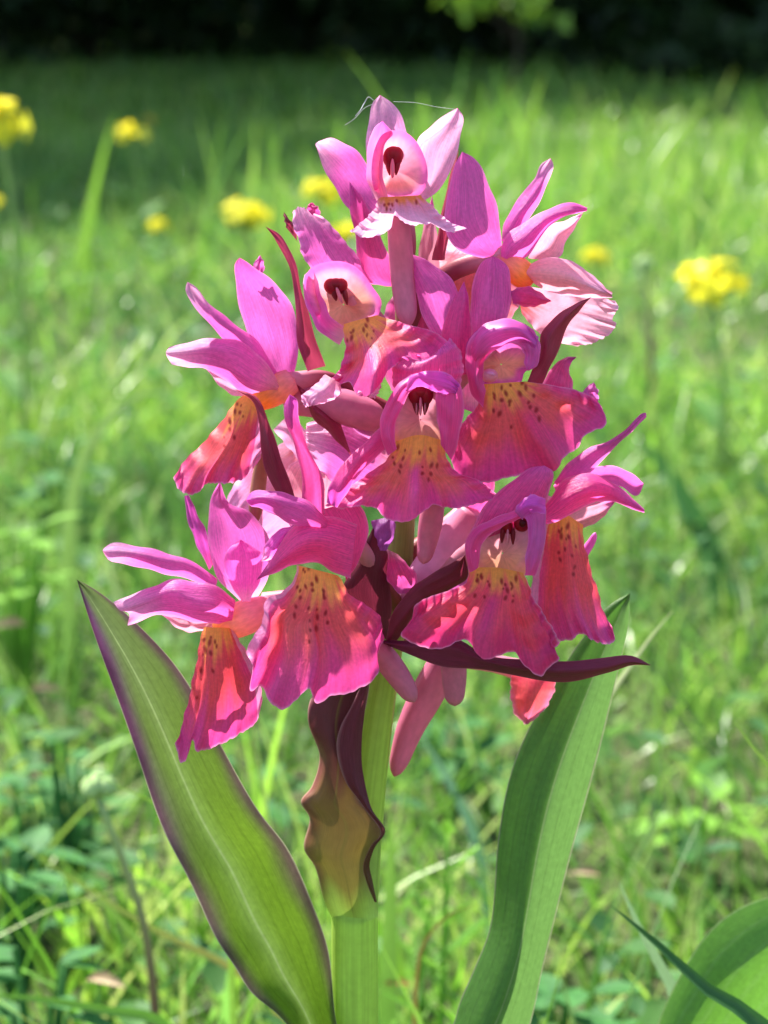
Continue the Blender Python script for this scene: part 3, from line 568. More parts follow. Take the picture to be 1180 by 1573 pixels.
# --- lower right flower, facing right (behind the next one)
f = flower([(614, 950, 0, 13), (690, 880, 0, 13), (760, 820, 3, 14), (850, 780, 6, 20)], label='lower right flower, turned right with deep red lip')
patch('sepal', f, [(850, 740), (878, 707), (905, 688), (940, 675), (966, 654), (984, 636)], [(862, 752), (900, 731), (921, 712), (942, 690), (970, 663), (993, 641)], H=[(984, 636), (992, 634), (993, 641)], t0=7, t1=7, bulge=1.2, col=sepal_col(PINK * .9, MAG, PINK))
patch('sepal', f, [(850, 745), (904, 718), (940, 716), (970, 726), (989, 743)], [(862, 778), (920, 752), (952, 748), (980, 762), (989, 743)], t0=6, t1=4, bulge=-1.2, col=sepal_col(PINK * .9, MAG, PINK * .95))
patch('petal', f, [(862, 798), (890, 781), (920, 770), (946, 769)], [(880, 812), (906, 808), (930, 791), (946, 769)], t0=6.5, t1=5.5, bulge=-1, col=sepal_col(ROSE * .9, SALMON, PINK))
patch('petal', f, [(838, 775), (868, 736), (904, 727), (940, 740), (970, 764), (990, 782)], [(838, 806), (870, 795), (900, 777), (936, 769), (960, 778), (990, 788)], t0=9.5, t1=9, bulge=2.4, nv=28, col=sepal_col(MAG * 1.2, MAG * 1.1, PINK * .9))
patch('lip', f, [(838, 800), (826, 850), (815, 920), (828, 968)], [(894, 806), (901, 850), (916, 900), (930, 945), (944, 973)], C=[(838, 800), (866, 790), (894, 806)], H=[(828, 968), (858, 984), (880, 981), (894, 973), (906, 981), (928, 989), (945, 984), (944, 973)],
      t0=6.5, t1=12, bulge=2.2, ruf=.6, nu=90, nv=80, col=lip_col([(864, 812), (871, 811), (862, 825), (870, 828), (876, 825), (885, 838), (860, 848), (862, 860), (880, 852), (882, 868), (880, 881), (858, 817), (868, 842)], ORANGE, RED * np.array((1.1, 1.2, .9)), MAG * 1.1, v0=.6, uth=.2, umid=.74, spot_r=3.2), mat=M_LIP)
tube('spur', f, [(880, 870, 0, 10), (898, 848, 0, 8), (910, 830, 0, 6), (915, 818, 0, 4)], [PINK * .8, PINK, PINK], M_TUBE, 12)

# --- lower right flower, facing the lens
f = flower([(614, 960, 3, 13), (670, 900, 8, 13), (720, 850, 12, 15), (768, 830, 14, 18)], label='lower right flower, facing the viewer over the long dark bract')
patch('sepal', f, [(716, 838), (734, 792), (755, 765), (790, 736), (815, 719), (836, 715)], [(818, 802), (838, 776), (846, 746), (851, 726), (836, 715)], t0=17, t1=17, bulge=2, nv=28, col=sepal_col(MAG * 1.1, MAG, PINK * .95))
cup('hood', f, [(722, 874), (715, 845), (726, 817), (757, 798), (790, 787), (815, 792), (828, 815), (824, 848), (808, 880), (800, 897), (770, 902), (740, 893)], (772, 850), lambda x, y: 20 - 4 * sm(845, 885, y), 16,
    lambda u, v, x, y: mixc(mixc(MAG * 1.2, ROSE * .8, sm(.1, .4, u)), SALMON * np.array((.95, 1.1, .8)), np.maximum(sm(825, 875, y) * sm(.15, .5, u), sm(845, 885, y))), rim=.5)
patch('petal', f, [(722, 880), (714, 842), (724, 815), (752, 799), (795, 782)], [(736, 872), (738, 845), (748, 826), (768, 812), (800, 796)], t0=20.4, t1=20.6, bulge=.7, col=sepal_col(MAG * 1.1, MAG, MAG * 1.2), mat=M_HOOD)
patch('petal', f, [(806, 884), (808, 850), (812, 815), (806, 795), (796, 782)], [(822, 884), (834, 850), (839, 808), (837, 778), (815, 758)], t0=20.6, t1=20.4, bulge=.8, col=sepal_col(PINK * .85, MAG, VIO * 1.6), mat=M_HOOD)
patch('petal', f, [(790, 785), (800, 770), (818, 760), (838, 766)], [(802, 798), (812, 790), (824, 788), (838, 790)], t0=21, t1=21.4, bulge=1, col=sepal_col(VIO * 1.5, PINK * .8, VIO * 1.7), mat=M_HOOD)
blobs('column', f, [(778, 806, 18.0, 11, 16, 1.0, -15, .3, DRED), (802, 804, 18.2, 13, 13, 1.1, 0, 0, DRED * 1.0), (803, 804, 19.1, 6, 6, .4, 0, 0, DRED * .3), (772, 822, 18, 5, 13, .8, 5, .5, RED * .4), (788, 824, 18, 5, 13, .8, 0, .5, RED * .4),
                    (780, 824, 18.5, 2.4, 12, .7, 0, 0, ROSE)], M_HOOD)
patch('lip', f, [(722, 872), (714, 896), (680, 910), (648, 922), (636, 934)], [(806, 880), (820, 918), (840, 950), (861, 986)],
      C=[(722, 872), (764, 872), (806, 880)], H=[(636, 934), (632, 952), (616, 977), (638, 990), (680, 996), (704, 985), (718, 985), (734, 1005), (750, 1014), (775, 1003), (790, 1003), (806, 1022), (832, 1039), (842, 1028), (860, 1012), (851, 1001), (861, 986)], t0=18, t1=21, bulge=1.2,
      tf=stripes(ridge(.5, .10, 2.6), ridge(.3, .08, -1.4), ridge(.72, .08, -1.2)), ruf=.7, nu=110, nv=120,
      col=lip_col([(733, 880), (738, 883), (731, 893), (734, 889), (750, 893), (752, 898), (771, 893), (776, 898), (787, 896), (788, 905), (775, 903), (780, 908), (790, 915), (778, 920), (787, 925), (730, 915), (745, 917), (791, 889), (742, 890)], ORANGE * .95, RED * np.array((1.05, 1.1, 1.1)), np.array((.68, .045, .20)), uth=.2, umid=.7, spot_r=3.0, tong=(.5, .06, np.array((.70, .05, .22)), .2)), mat=M_LIP)
tube('spur', f, [(690, 985, 6, 18), (697, 1025, 6, 20), (698, 1062, 6, 17), (699, 1084, 6, 12)], [SPUR * .95, SPUR, SPUR * 1.02], M_TUBE, 18)

# --- flowers on the far side of the spike, only bits of them show
f = flower([(618, 700, -2, 12), (560, 720, -6, 13), (480, 730, -9, 14), (430, 740, -11, 16)], label='flower on the far side of the spike, coral lip behind the left bract')
patch('lip', f, [(470, 660), (420, 690), (370, 730), (345, 775)], [(500, 740), (470, 790), (440, 825), (405, 838)], H=[(345, 775), (360, 810), (385, 826), (405, 838)], t0=-8, t1=-8, bulge=1.5, ruf=.8, nu=50, nv=50, col=lip_col((), CORAL * np.array((1, 1.8, 1.4)), ROSE * 1.05, PALE, umid=.55), mat=M_LIP)
patch('petal', f, [(470, 720), (445, 690), (420, 660)], [(478, 700), (470, 660), (440, 640)], t0=-4, t1=-5, bulge=1, col=sepal_col(PALE, PALE, PALE))
tube('spur', f, [(405, 690, 1, 9), (398, 740, 1, 12), (393, 780, 1, 11), (392, 805, 1, 6)], [(.35, .13, .08), (.45, .2, .14), (.40, .12, .12)], M_TUBE, 12)
f = flower([(610, 980, -3, 13), (690, 1010, -8, 13), (760, 1020, -12, 15), (800, 1030, -14, 18)], label='flower on the far side of the spike, red lip hanging below the long bract')
patch('lip', f, [(786, 1035), (784, 1065), (792, 1098), (808, 1112)], [(856, 1040), (848, 1070), (832, 1095), (812, 1112)], t0=-10, t1=-9, bulge=2, ruf=.4, nu=50, nv=50, col=lip_col((), RED * 1.1, CORAL, np.array((.8, .2, .35)), umid=.7), mat=M_LIP)
tube('spur', f, [(690, 1000, -2, 22), (660, 1060, -2, 27), (630, 1120, -2, 22), (606, 1192, -2, 13)], [SPUR * .95, SPUR, SPUR * 1.02], M_TUBE, 18)
f = flower([(616, 860, -1, 13), (660, 830, -2, 16), (700, 800, -5, 16), (730, 770, -8, 16)], label='flower on the far side of the spike, pale pink spur behind the middle flower')
tube('spur', f, [(730, 790, 3, 26), (700, 830, 3, 33), (655, 885, 3, 30), (615, 930, 3, 15)], [SPUR * 1.1, PALE * .85, PALE * .8], M_TUBE, 18)
patch('sepal', f, [(690, 620), (700, 590), (712, 560)], [(745, 640), (740, 600), (730, 560)], t0=1, t1=0, bulge=1, col=sepal_col(PALE, PINK, PALE))
patch('petal', f, [(592, 842), (594, 888), (612, 912)], [(612, 852), (642, 888), (634, 912)], t0=8, t1=9, bulge=1.5, col=sepal_col(MAG * 1.1, ROSE * .8, PINK * .8))
f = flower([(618, 470, -1, 11), (650, 430, -5, 12), (690, 400, -9, 12), (720, 380, -11, 13)], label='flower on the far side of the spike, rose petals between the upper flowers')
patch('lip', f, [(640, 480), (650, 420), (670, 380), (700, 360)], [(780, 500), (800, 460), (800, 420), (780, 390)], t0=-3, t1=-6, bulge=2, ruf=.5, nu=50, nv=50, col=lip_col((), ROSE, CORAL * np.array((1, 1.6, 1.5)), ROSE * 1.1), mat=M_LIP)
patch('petal', f, [(570, 800), (576, 822), (584, 846)], [(607, 792), (606, 822), (594, 846)], t0=11, t1=12, bulge=1.2, col=flat_col(VIO * np.array((.7, 1.3, 1))))

f = flower([(620, 720, -2, 12), (590, 700, -4, 13), (550, 690, -6, 14), (520, 690, -7, 16)], label='flower on the far side of the spike, pink petals filling the left middle')
patch('petal', f, [(610, 690), (570, 660), (520, 640), (470, 650)], [(600, 770), (560, 770), (510, 740), (470, 700)], t0=0, t1=-2, bulge=2, ruf=.4, nu=40, nv=40, col=sepal_col(PINK, ROSE, PALE))
patch('petal', f, [(600, 640), (560, 610), (530, 590), (500, 575)], [(590, 690), (545, 660), (515, 630), (500, 575)], t0=1, t1=0, bulge=1.5, col=sepal_col(PINK * .9, ROSE, PALE))
patch('petal', f, [(470, 700), (440, 720), (430, 770), (450, 820)], [(520, 720), (530, 760), (520, 800), (480, 830)], t0=-3, t1=-3, bulge=1.5, ruf=.4, col=sepal_col(ROSE * 1.05, PALE, PINK))
f = flower([(618, 900, -2, 12), (650, 880, -5, 13), (690, 870, -7, 14), (720, 870, -8, 16)], label='flower on the far side of the spike, rose petals filling the lower right middle')
patch('petal', f, [(640, 960), (650, 900), (680, 840), (720, 800)], [(740, 990), (760, 930), (770, 870), (760, 820)], t0=-3, t1=-3, bulge=2, ruf=.4, nu=40, nv=40, col=sepal_col(PINK * .95, ROSE, PINK))
patch('petal', f, [(690, 760), (700, 720), (720, 690)], [(740, 790), (760, 750), (740, 690)], t0=2, t1=1, bulge=1.5, col=sepal_col(MAG, MAG, PINK))
f = flower([(618, 560, -2, 12), (650, 540, -3, 13), (690, 530, -5, 14), (720, 540, -6, 16)], label='flower on the far side of the spike, magenta petals filling the upper middle')
patch('petal', f, [(600, 600), (580, 540), (590, 480), (620, 430)], [(740, 620), (740, 560), (720, 500), (680, 450)], t0=-1, t1=-3, bulge=2, ruf=.4, nu=40, nv=40, col=sepal_col(MAG, MAG, PINK))

# --- bracts
def bract_col(c, tipc=None, lit=None):
    tipc = c if tipc is None else tipc
    def g(u, v, x, y):
        k = mixc(np.asarray(c, float), tipc, sm(.3, 1, u))
        return mixc(k, np.asarray(k) * 1.9 + .04, sm(.9, 1, np.abs(2 * v - 1)) * .6)
    return g
BR = lambda *a, **k: patch('bract', PLANT, *a, mat=M_BRACT, **k)
BR([(472, 570), (456, 520), (453, 450), (440, 400), (421, 365), (408, 348)], [(500, 562), (482, 510), (465, 450), (452, 400), (432, 362), (408, 348)], t0=3, t1=5, bulge=1.4, col=bract_col(MAROON * 2.2, MAROON * 2.8))
BR([(440, 350), (437, 338), (436, 325)], [(458, 372), (450, 345), (436, 325)], t0=-2, t1=-2, bulge=.4, col=bract_col(MAROON * 2))
BR([(440, 780), (416, 742), (400, 690), (399, 650), (386, 615), (361, 598)], [(456, 772), (432, 702), (417, 660), (407, 630), (389, 606), (361, 598)], t0=10, t1=9.5, bulge=1.6, col=bract_col(MAROON * 1.5, MAROON * 3))
BR([(806, 592), (828, 545), (830, 515), (850, 490), (876, 470), (909, 456)], [(832, 590), (848, 560), (861, 530), (873, 500), (890, 477), (909, 456)], t0=9.5, t1=9, bulge=1.5, col=bract_col(MAROON * 2.0, MAROON * 2.2))
BR([(566, 965), (542, 932), (527, 906), (550, 860), (573, 810)], [(597, 985), (601, 940), (599, 890), (593, 840), (573, 810)], t0=7, t1=9, bulge=1.8, col=bract_col(MAROON * .9, MAROON))
BR([(588, 984), (640, 984), (700, 982), (750, 1006), (850, 1015), (920, 1012), (970, 1007), (1000, 1022)], [(590, 990), (632, 1006), (682, 1025), (750, 1029), (830, 1046), (882, 1046), (935, 1034), (970, 1022), (1000, 1022)], t0=9, t1=14, bulge=1.8, nu=50, col=bract_col(MAROON * 1.1 + np.array((0, 0, .02)), MAROON * 1.5), tf=lambda u, v: 4.5 * np.sin(np.pi * u))
BR([(592, 982), (600, 950), (630, 905), (670, 878), (714, 853)], [(606, 988), (640, 942), (680, 912), (718, 888), (714, 853)], t0=8.5, t1=13, bulge=1.4, col=bract_col(MAROON * 1.3, MAROON * 1.1))
BR([(520, 640), (490, 620), (470, 600), (455, 590)], [(540, 700), (510, 670), (480, 640), (455, 590)], t0=2, t1=3, bulge=1.4, col=bract_col(MAROON * 2.4, MAROON * 2.6))

def big_bract(u, v, x, y):
    ys = [1030, 1130, 1195, 1225, 1300, 1355, 1392, 1420, 1640]
    cs = np.array([(.09, .014, .025), (.11, .02, .03), (.15, .05, .03), (.21, .105, .032), (.24, .145, .035), (.27, .20, .04), (.38, .48, .08), (.44, .61, .11), (.44, .62, .11)])
    c = np.stack([np.interp(y + 14 * np.sin(v * 9), ys, cs[:, q]) for q in range(3)], -1)
    e = sm(.55, 1, np.abs(2 * v - 1)) * sm(1400, 1340, y)
    c = mixc(c, (.14, .03, .035), e * .75)
    c = mixc(c, (.18, .14, .03), np.exp(-((v - .52) / .018) ** 2) * .6 * sm(1430, 1380, y))
    return mixc(c, (.55, .35, .28), sm(.965, 1, np.abs(2 * v - 1)) * .6 * sm(1400, 1340, y))
patch('bract', PLANT, [(509, 1408), (499, 1385), (484, 1332), (466, 1303), (476, 1257), (463, 1230), (479, 1208), (490, 1162), (474, 1108), (478, 1074), (510, 1030)], [(582, 1408), (580, 1385), (575, 1350), (572, 1315), (588, 1282), (578, 1252), (556, 1225), (548, 1180), (552, 1130), (564, 1080), (570, 1030)], C=[(509, 1408), (530, 1416), (545, 1418), (562, 1416), (582, 1408)],
      t0=0.1, t1=4.5, bulge=.3, nu=80, nv=40, tf=lambda u, v: 3.35 * np.sqrt(np.clip(1 - (2 * v - 1) ** 2, 0, 1)) * sm(1.25, .25, u) * (.70 + .30 * sm(0, .10, u)) + 1.0 * np.sin(u * 18) * sm(.6, 1, np.abs(2 * v - 1)) * sm(.15, .35, u), col=big_bract, mat=M_SHEATH)
patch('bract', PLANT, [(576, 1386), (562, 1352), (557, 1330), (570, 1300), (586, 1280), (556, 1236), (531, 1203), (518, 1148), (524, 1115), (540, 1083), (556, 1050)], [(580, 1386), (572, 1352), (567, 1328), (575, 1304), (593, 1276), (570, 1240), (558, 1190), (557, 1130), (562, 1075), (566, 1050)],
      t0=4.2, t1=7, bulge=.9, nu=70, nv=16, col=lambda u, v, x, y: mixc(mixc(np.array((.15, .06, .03)), MAROON * np.array((1, 1.6, 1.3)), sm(.1, .5, u)), (.5, .3, .3), sm(.12, 0, v) * .5), mat=M_BRACT)

# --- leaves
def leaf_col(main, sheenc, edge, v0=.5, ew=.16, top=None, right=None):
    def g(u, v, x, y):
        c = mixc(np.asarray(main), np.asarray(sheenc), np.exp(-((v - v0) / .13) ** 2) * .6)  # sky sheen along the midrib, painted as a paler stripe
        if right is not None: c = mixc(c, right, sm(v0 - .02, v0 + .03, v))
        if top is not None:
            c = mixc(c, top, sm(.45, 1, u) * .8)
            c = mixc(c, (.13, .035, .14), sm(.42, .8, u) * sm(.36, .02, v + .05 * np.sin(u * 19)) * .85)
        vein = np.zeros_like(v)
        for q in np.linspace(.07, .93, 13): vein += np.exp(-((v - q - .006 * np.sin(u * 9 + q * 30)) / .009) ** 2) * (.25 + .2 * np.sin(q * 37))
        c = c * (1 - .42 * np.clip(vein, 0, 1))[..., None]
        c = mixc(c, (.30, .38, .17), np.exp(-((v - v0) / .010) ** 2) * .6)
        e = np.minimum(v, 1 - v)
        n = .5 + .5 * np.sin(u * 31) * np.sin(u * 13 + 2)
        c = mixc(c, edge, sm(ew * (.55 + .5 * n), 0, e) * sm(.02, .35, u) * .85)
        return mixc(c, (.42, .44, .26), sm(.014, .002, e) * .8)  # lit rim along the margin, painted as a thin pale line
    return g
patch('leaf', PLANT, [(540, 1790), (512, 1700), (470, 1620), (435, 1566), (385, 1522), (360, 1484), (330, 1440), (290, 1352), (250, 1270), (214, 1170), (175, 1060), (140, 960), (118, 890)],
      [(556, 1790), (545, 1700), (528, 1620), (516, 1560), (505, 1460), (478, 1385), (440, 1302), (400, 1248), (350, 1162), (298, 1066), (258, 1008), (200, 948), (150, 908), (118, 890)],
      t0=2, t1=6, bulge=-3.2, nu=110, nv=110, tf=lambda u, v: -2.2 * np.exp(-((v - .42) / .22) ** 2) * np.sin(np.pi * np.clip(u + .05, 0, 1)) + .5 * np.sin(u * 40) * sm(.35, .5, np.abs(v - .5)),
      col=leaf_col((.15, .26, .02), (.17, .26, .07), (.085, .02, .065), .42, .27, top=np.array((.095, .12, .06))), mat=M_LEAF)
patch('leaf', PLANT, [(552, 1790), (600, 1720), (660, 1640), (696, 1572), (706, 1538), (728, 1488), (752, 1428), (760, 1370), (766, 1290), (781, 1200), (806, 1130), (850, 1050), (892, 985), (936, 930), (968, 911)],
      [(560, 1795), (640, 1760), (740, 1690), (800, 1610), (816, 1566), (831, 1500), (851, 1420), (880, 1302), (902, 1220), (931, 1110), (955, 1012), (966, 960), (968, 911)],
      t0=-3, t1=-16, bulge=1.2, nu=110, nv=110, tf=lambda u, v: -4.2 * np.sqrt((v - .56) ** 2 + .004) * np.sin(np.pi * np.clip(u * .9 + .05, 0, 1)),
      col=leaf_col((.085, .21, .025), (.085, .21, .025), (.10, .06, .06), .56, .035, right=np.array((.13, .26, .06))), mat=M_LEAF)

# ------------------------------------------------------------------ meadow
TB = math.tan(PITCH + math.atan(PH / 2 / FPX))      # slope of the lowest line of sight
def blades(n, x, y, h, w_, lean, cols, r, lev=5, curl=1.0):
    """n ribbons rooted at x, y: returns verts, quads, colours, uv"""
    az = r.uniform(0, 2 * np.pi, n); face = r.uniform(0, np.pi, n)
    k = np.linspace(0, 1, lev)
    out = lean * h
    cx = x[:, None] + np.cos(az)[:, None] * out[:, None] * k ** (1.6 * curl)
    cy_ = y[:, None] + np.sin(az)[:, None] * out[:, None] * k ** (1.6 * curl)
    drop = 1 - .28 * (lean[:, None] * k) ** 2
    cz = ground_z(x, y)[:, None] - .004 + h[:, None] * k * drop
    wd = w_[:, None] * np.clip(1.04 - k ** 2.4, .04, 1) * (.55 + .45 * np.minimum(1, k * 4 + .3)) * .5
    tw = face[:, None] + k[None] * r.uniform(-1.2, 1.2, n)[:, None]
    dx, dy = np.cos(tw) * wd, np.sin(tw) * wd
    L = np.stack([cx - dx, cy_ - dy, cz], -1); Rr = np.stack([cx + dx, cy_ + dy, cz], -1)
    V = np.stack([L, Rr], 2).reshape(-1, 3)
    i = (np.arange(n) * lev * 2)[:, None, None]; j = (np.arange(lev - 1) * 2)[None, :, None]
    F = (i + j + np.array([0, 1, 3, 2])[None, None]).reshape(-1, 4)
    ci = r.random(n) * (len(cols) - 1.001); a = ci.astype(int); f_ = (ci - a)[:, None]
    C = np.asarray(cols)[a] * (1 - f_) + np.asarray(cols)[a + 1] * f_
    C = C * np.array((.98, 1.06, 1.05))
    pt = np.sin(x * 6.3 + 2 * np.sin(y * 2.1)) * np.sin(y * 4.7 + 1.5 * np.sin(x * 3)) + .6 * np.sin(x * 17 + y * 5) * np.sin(y * 13)
    C = C * (1 + .28 * pt[:, None] * np.array((1.25, 1, .6)))  # broad patches: varied tint, with sun and shade put into the colour
    C = np.repeat(C * r.uniform(.75, 1.25, n)[:, None], lev * 2, 0)
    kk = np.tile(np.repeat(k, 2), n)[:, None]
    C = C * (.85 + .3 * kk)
    uv = np.stack([kk[:, 0] + np.repeat(r.random(n) * 9, lev * 2), np.tile(np.tile([0., 1.], lev), n)], -1)
    return V, F, C, uv
def merge(parts):
    n = 0; Vs, Fs, Cs, Us = [], [], [], []
    for V, F, C, U in parts:
        Vs.append(V); Fs.append(F + n); Cs.append(C); Us.append(U); n += len(V)
    return np.concatenate(Vs), np.concatenate(Fs), np.concatenate(Cs), np.concatenate(Us)
GCOL = [(.05, .13, .015), (.09, .21, .02), (.15, .31, .03), (.20, .37, .04), (.28, .43, .06), (.40, .46, .14), (.17, .33, .06), (.07, .20, .05)]
def scatter(n, y0, y1, spread, r, power=.5):
    y = y0 + (y1 - y0) * r.random(n) ** power
    hw = .148 * np.maximum(y, .25) * spread + .06
    return r.uniform(-1, 1, n) * hw, y
def clear(x, y, h):
    """nothing stands between the lens and the orchid"""
    lim = CAM_H - np.maximum(y + .03, .02) * TB - .008
    h = np.where(y < PLANT_Y + .05, np.minimum(h, np.maximum(lim, .01)), h)
    return np.where((np.abs(x) < .06) & (y < .06), .008, h)
def grass_field():
    r = np.random.default_rng(3); P = []
    # close turf round the orchid and just behind it
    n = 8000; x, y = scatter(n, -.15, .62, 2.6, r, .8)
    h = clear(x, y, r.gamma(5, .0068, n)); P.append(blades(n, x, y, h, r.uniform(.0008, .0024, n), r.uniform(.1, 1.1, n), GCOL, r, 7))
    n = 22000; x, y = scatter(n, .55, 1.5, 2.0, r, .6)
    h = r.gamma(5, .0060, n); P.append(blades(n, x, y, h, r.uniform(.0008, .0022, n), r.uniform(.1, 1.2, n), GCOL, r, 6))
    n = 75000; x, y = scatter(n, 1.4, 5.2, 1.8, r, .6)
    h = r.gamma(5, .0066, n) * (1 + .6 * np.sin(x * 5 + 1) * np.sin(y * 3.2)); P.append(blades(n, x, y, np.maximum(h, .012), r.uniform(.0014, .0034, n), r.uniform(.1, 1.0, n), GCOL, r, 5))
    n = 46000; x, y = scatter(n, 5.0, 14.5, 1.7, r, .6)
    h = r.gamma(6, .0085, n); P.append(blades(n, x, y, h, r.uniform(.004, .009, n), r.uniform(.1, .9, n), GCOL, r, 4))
    # tall tufts that stand up against the shade
    for (px, Y, m, top, sx) in [(440, 2.3, 10, .165, .03), (340, 2.4, 8, .14, .05), (720, 2.6, 14, .185, .04), (800, 2.5, 7, .185, .03), (850, 3.0, 16, .15, .12), (960, 3.1, 20, .14, .16), (1010, 2.7, 4, .185, .02), (1070, 3.0, 16, .14, .14), (640, 3.0, 10, .13, .10)]:
        cx = at(px, 300, Y).x
        x = r.normal(cx, sx, m); y = r.normal(Y, .22, m)
        P.append(blades(m, x, y, top * r.uniform(.5, 1.05, m), r.uniform(.004, .008, m), r.uniform(.05, .5, m), GCOL[2:5], r, 6))
    V, F, C, U = merge(P)
    tag(make_mesh('grass', V, F, M_GRASS, None, C, U), 'sunlit green meadow grass all around the orchid', 'grass', kind='stuff')
    # dry straws lying in the turf
    P = []
    n = 900; x, y = scatter(n, .3, 1.8, 2.0, r, .7)
    P.append(blades(n, x, y, clear(x, y, r.uniform(.006, .018, n)), r.uniform(.0005, .0012, n), r.uniform(1.0, 2.2, n), [(.40, .30, .16), (.55, .45, .28), (.30, .2, .1), (.5, .36, .2)], r, 6))
    n = 900; x, y = scatter(n, 1.6, 5, 1.7, r, .7)
    P.append(blades(n, x, y, r.uniform(.02, .06, n), r.uniform(.0012, .003, n), r.uniform(.4, 1.5, n), [(.40, .30, .16), (.55, .45, .28), (.36, .28, .1)], r, 5))
    V, F, C, U = merge(P)
    tag(make_mesh('dry_straw', V, F, M_STRAW, None, C, U), 'pale dry straws lying between the green grass', 'straw', kind='stuff')
    # small herb leaves low in the turf
    n = 8000
    x, y = scatter(n, .34, 3.2, 1.9, r, .75)
    pat = np.sin(x * 23 + 2) * np.sin(y * 17) + .5 * np.sin(x * 51 + y * 9)
    keep = (pat > -.1) | (r.random(n) < .2); x, y = x[keep], y[keep]; n = len(x)
    z = ground_z(x, y) + clear(x, y, r.uniform(.006, .045, n))
    s = r.uniform(.0025, .0065, n); az = r.uniform(0, 6.283, n); tilt = r.uniform(-.1, .75, n)
    d = np.stack([np.cos(az) * np.cos(tilt), np.sin(az) * np.cos(tilt), np.sin(tilt)], -1)
    sd_ = np.stack([-np.sin(az), np.cos(az), np.zeros(n)], -1)
    up = np.cross(d, sd_)
    prof = np.array([(0, .05, 0), (.25, .55, .05), (.55, .72, .08), (.82, .5, .02), (1.0, .06, -.08)])
    V = []; 
    for (a, b, c) in prof:
        for q in (-1, 0, 1):
            V.append(np.stack([x, y, z], -1) + d * (a * 2 - .5) * s[:, None] + sd_ * b * q * s[:, None] + up * (c + (-.16 if q == 0 else 0.05)) * s[:, None])
    V = np.stack(V, 1).reshape(-1, 3)
    q = np.array([[3*a + b, 3*a + b + 1, 3*a + b + 4, 3*a + b + 3] for a in range(4) for b in range(2)])
    F = (np.arange(n)[:, None, None] * 15 + q[None]).reshape(-1, 4)
    ci = r.random(n)[:, None]
    C = np.repeat(np.array((.05, .15, .05)) * (1 - ci) + np.array((.12, .26, .05)) * ci, 15, 0)
    U = np.tile(np.stack([np.repeat(prof[:, 0], 3), np.tile([0., .5, 1.], 5)], -1), (n, 1))
    tag(make_mesh('herb_leaves', V, F, M_HERB, None, C, U), 'small blue-green herb leaves low between the grass', 'herbs', kind='stuff')
grass_field()

# ------------------------------------------------------------------ single plants one can pick out
def blade_thing(name, pts, width, label, cat, c0, c1=None, group=None, fold=.25, Yroot=None, mat=None, flip=0.):
    """one grass blade; pts (px, py, Y metres) from the tip to where it leaves sight, then down to its root"""
    W = [np.array(at(*p)) for p in pts]
    rt = W[-1].copy()
    if Yroot is not None: rt[1] = Yroot
    rt[2] = float(ground_z(rt[0], rt[1])) - .004
    rt[0] += (W[-1][0] - W[-2][0]) * .3
    W = np.array(W + [rt])[::-1]
    W = crom(W, 30, 3)
    d = np.gradient(W, axis=0); d /= np.linalg.norm(d, axis=1)[:, None] + 1e-9
    view = np.array((math.sin(flip), -math.cos(flip), .15)); s = np.cross(d, view); s /= np.linalg.norm(s, axis=1)[:, None] + 1e-9
    nrm = np.cross(s, d)
    k = np.linspace(0, 1, len(W)); wd = width * np.clip(1.03 - k ** 3, .03, 1) * .5
    V = np.stack([W - s * wd[:, None], W + nrm * (wd * fold)[:, None] * -1, W + s * wd[:, None]], 1).reshape(-1, 3)
    c1 = c0 if c1 is None else c1
    C = np.repeat(mixc(np.array(c0), np.array(c1), k), 3, 0)
    U = np.stack([np.repeat(k * 3, 3), np.tile([0, .5, 1], len(W))], -1)
    ob = make_mesh(name, V, grid_faces(len(W), 3), mat or M_GRASS, None, C, U, W[0])
    ob.location = W[0]
    return tag(ob, label, cat, group)
G1, G2, G3 = (.05, .14, .03), (.09, .22, .03), (.16, .30, .05)
blade_thing('grass_blade', [(940, 1392, .335), (1010, 1450, .33), (1090, 1522, .325), (1180, 1590, .32)], .0042, 'dark green grass blade crossing before the broad rounded leaf', 'grass blade', (.03, .10, .03), (.05, .15, .04), fold=.5)
blade_thing('grass_blade', [(952, 1356, .37), (980, 1420, .37), (1015, 1485, .37), (1040, 1540, .37)], .0038, 'pale glossy grass blade rising behind the dark crossing blade', 'grass blade', (.16, .28, .12), (.2, .32, .16))
blade_thing('grass_blade', [(1128, 1108, .36), (1150, 1140, .36), (1180, 1176, .36), (1230, 1240, .36)], .0028, 'short pointed grass blade tip reaching in beside the right leaf', 'grass blade', (.10, .22, .03), (.16, .28, .04))
blade_thing('grass_blade', [(1034, 938, .40), (1000, 978, .40), (960, 1034, .40), (905, 1110, .40), (830, 1220, .40), (790, 1330, .40)], .0028, 'pale straw-green blade leaning behind the right orchid leaf', 'grass blade', (.35, .42, .18), (.48, .52, .28))
blade_thing('grass_blade', [(742, 1388, .42), (710, 1396, .42), (672, 1420, .42), (650, 1452, .42), (640, 1510, .42)], .0013, 'thin arching grass blade with a brown withered tip', 'grass blade', (.14, .24, .04), (.16, .09, .03))
blade_thing('grass_blade', [(980, 668, .95), (1025, 725, .95), (1065, 790, .95), (1100, 870, .95), (1110, 960, .95)], .0085, 'broad dark green blade bent over in the blurred grass', 'grass blade', (.035, .11, .03), (.04, .13, .03))
blade_thing('grass_blade', [(148, 1190, .40), (190, 1212, .40), (250, 1238, .40), (330, 1300, .41)], .0013, 'bright narrow blade tip poking out behind the left orchid leaf', 'grass blade', G3, (.2, .36, .04))
blade_thing('grass_blade', [(0, 1275, .47), (110, 1350, .47), (240, 1430, .47), (360, 1490, .47), (430, 1560, .47)], .0016, 'long thin grass blade lying slantwise with a reddish end', 'grass blade', (.30, .14, .06), G3)
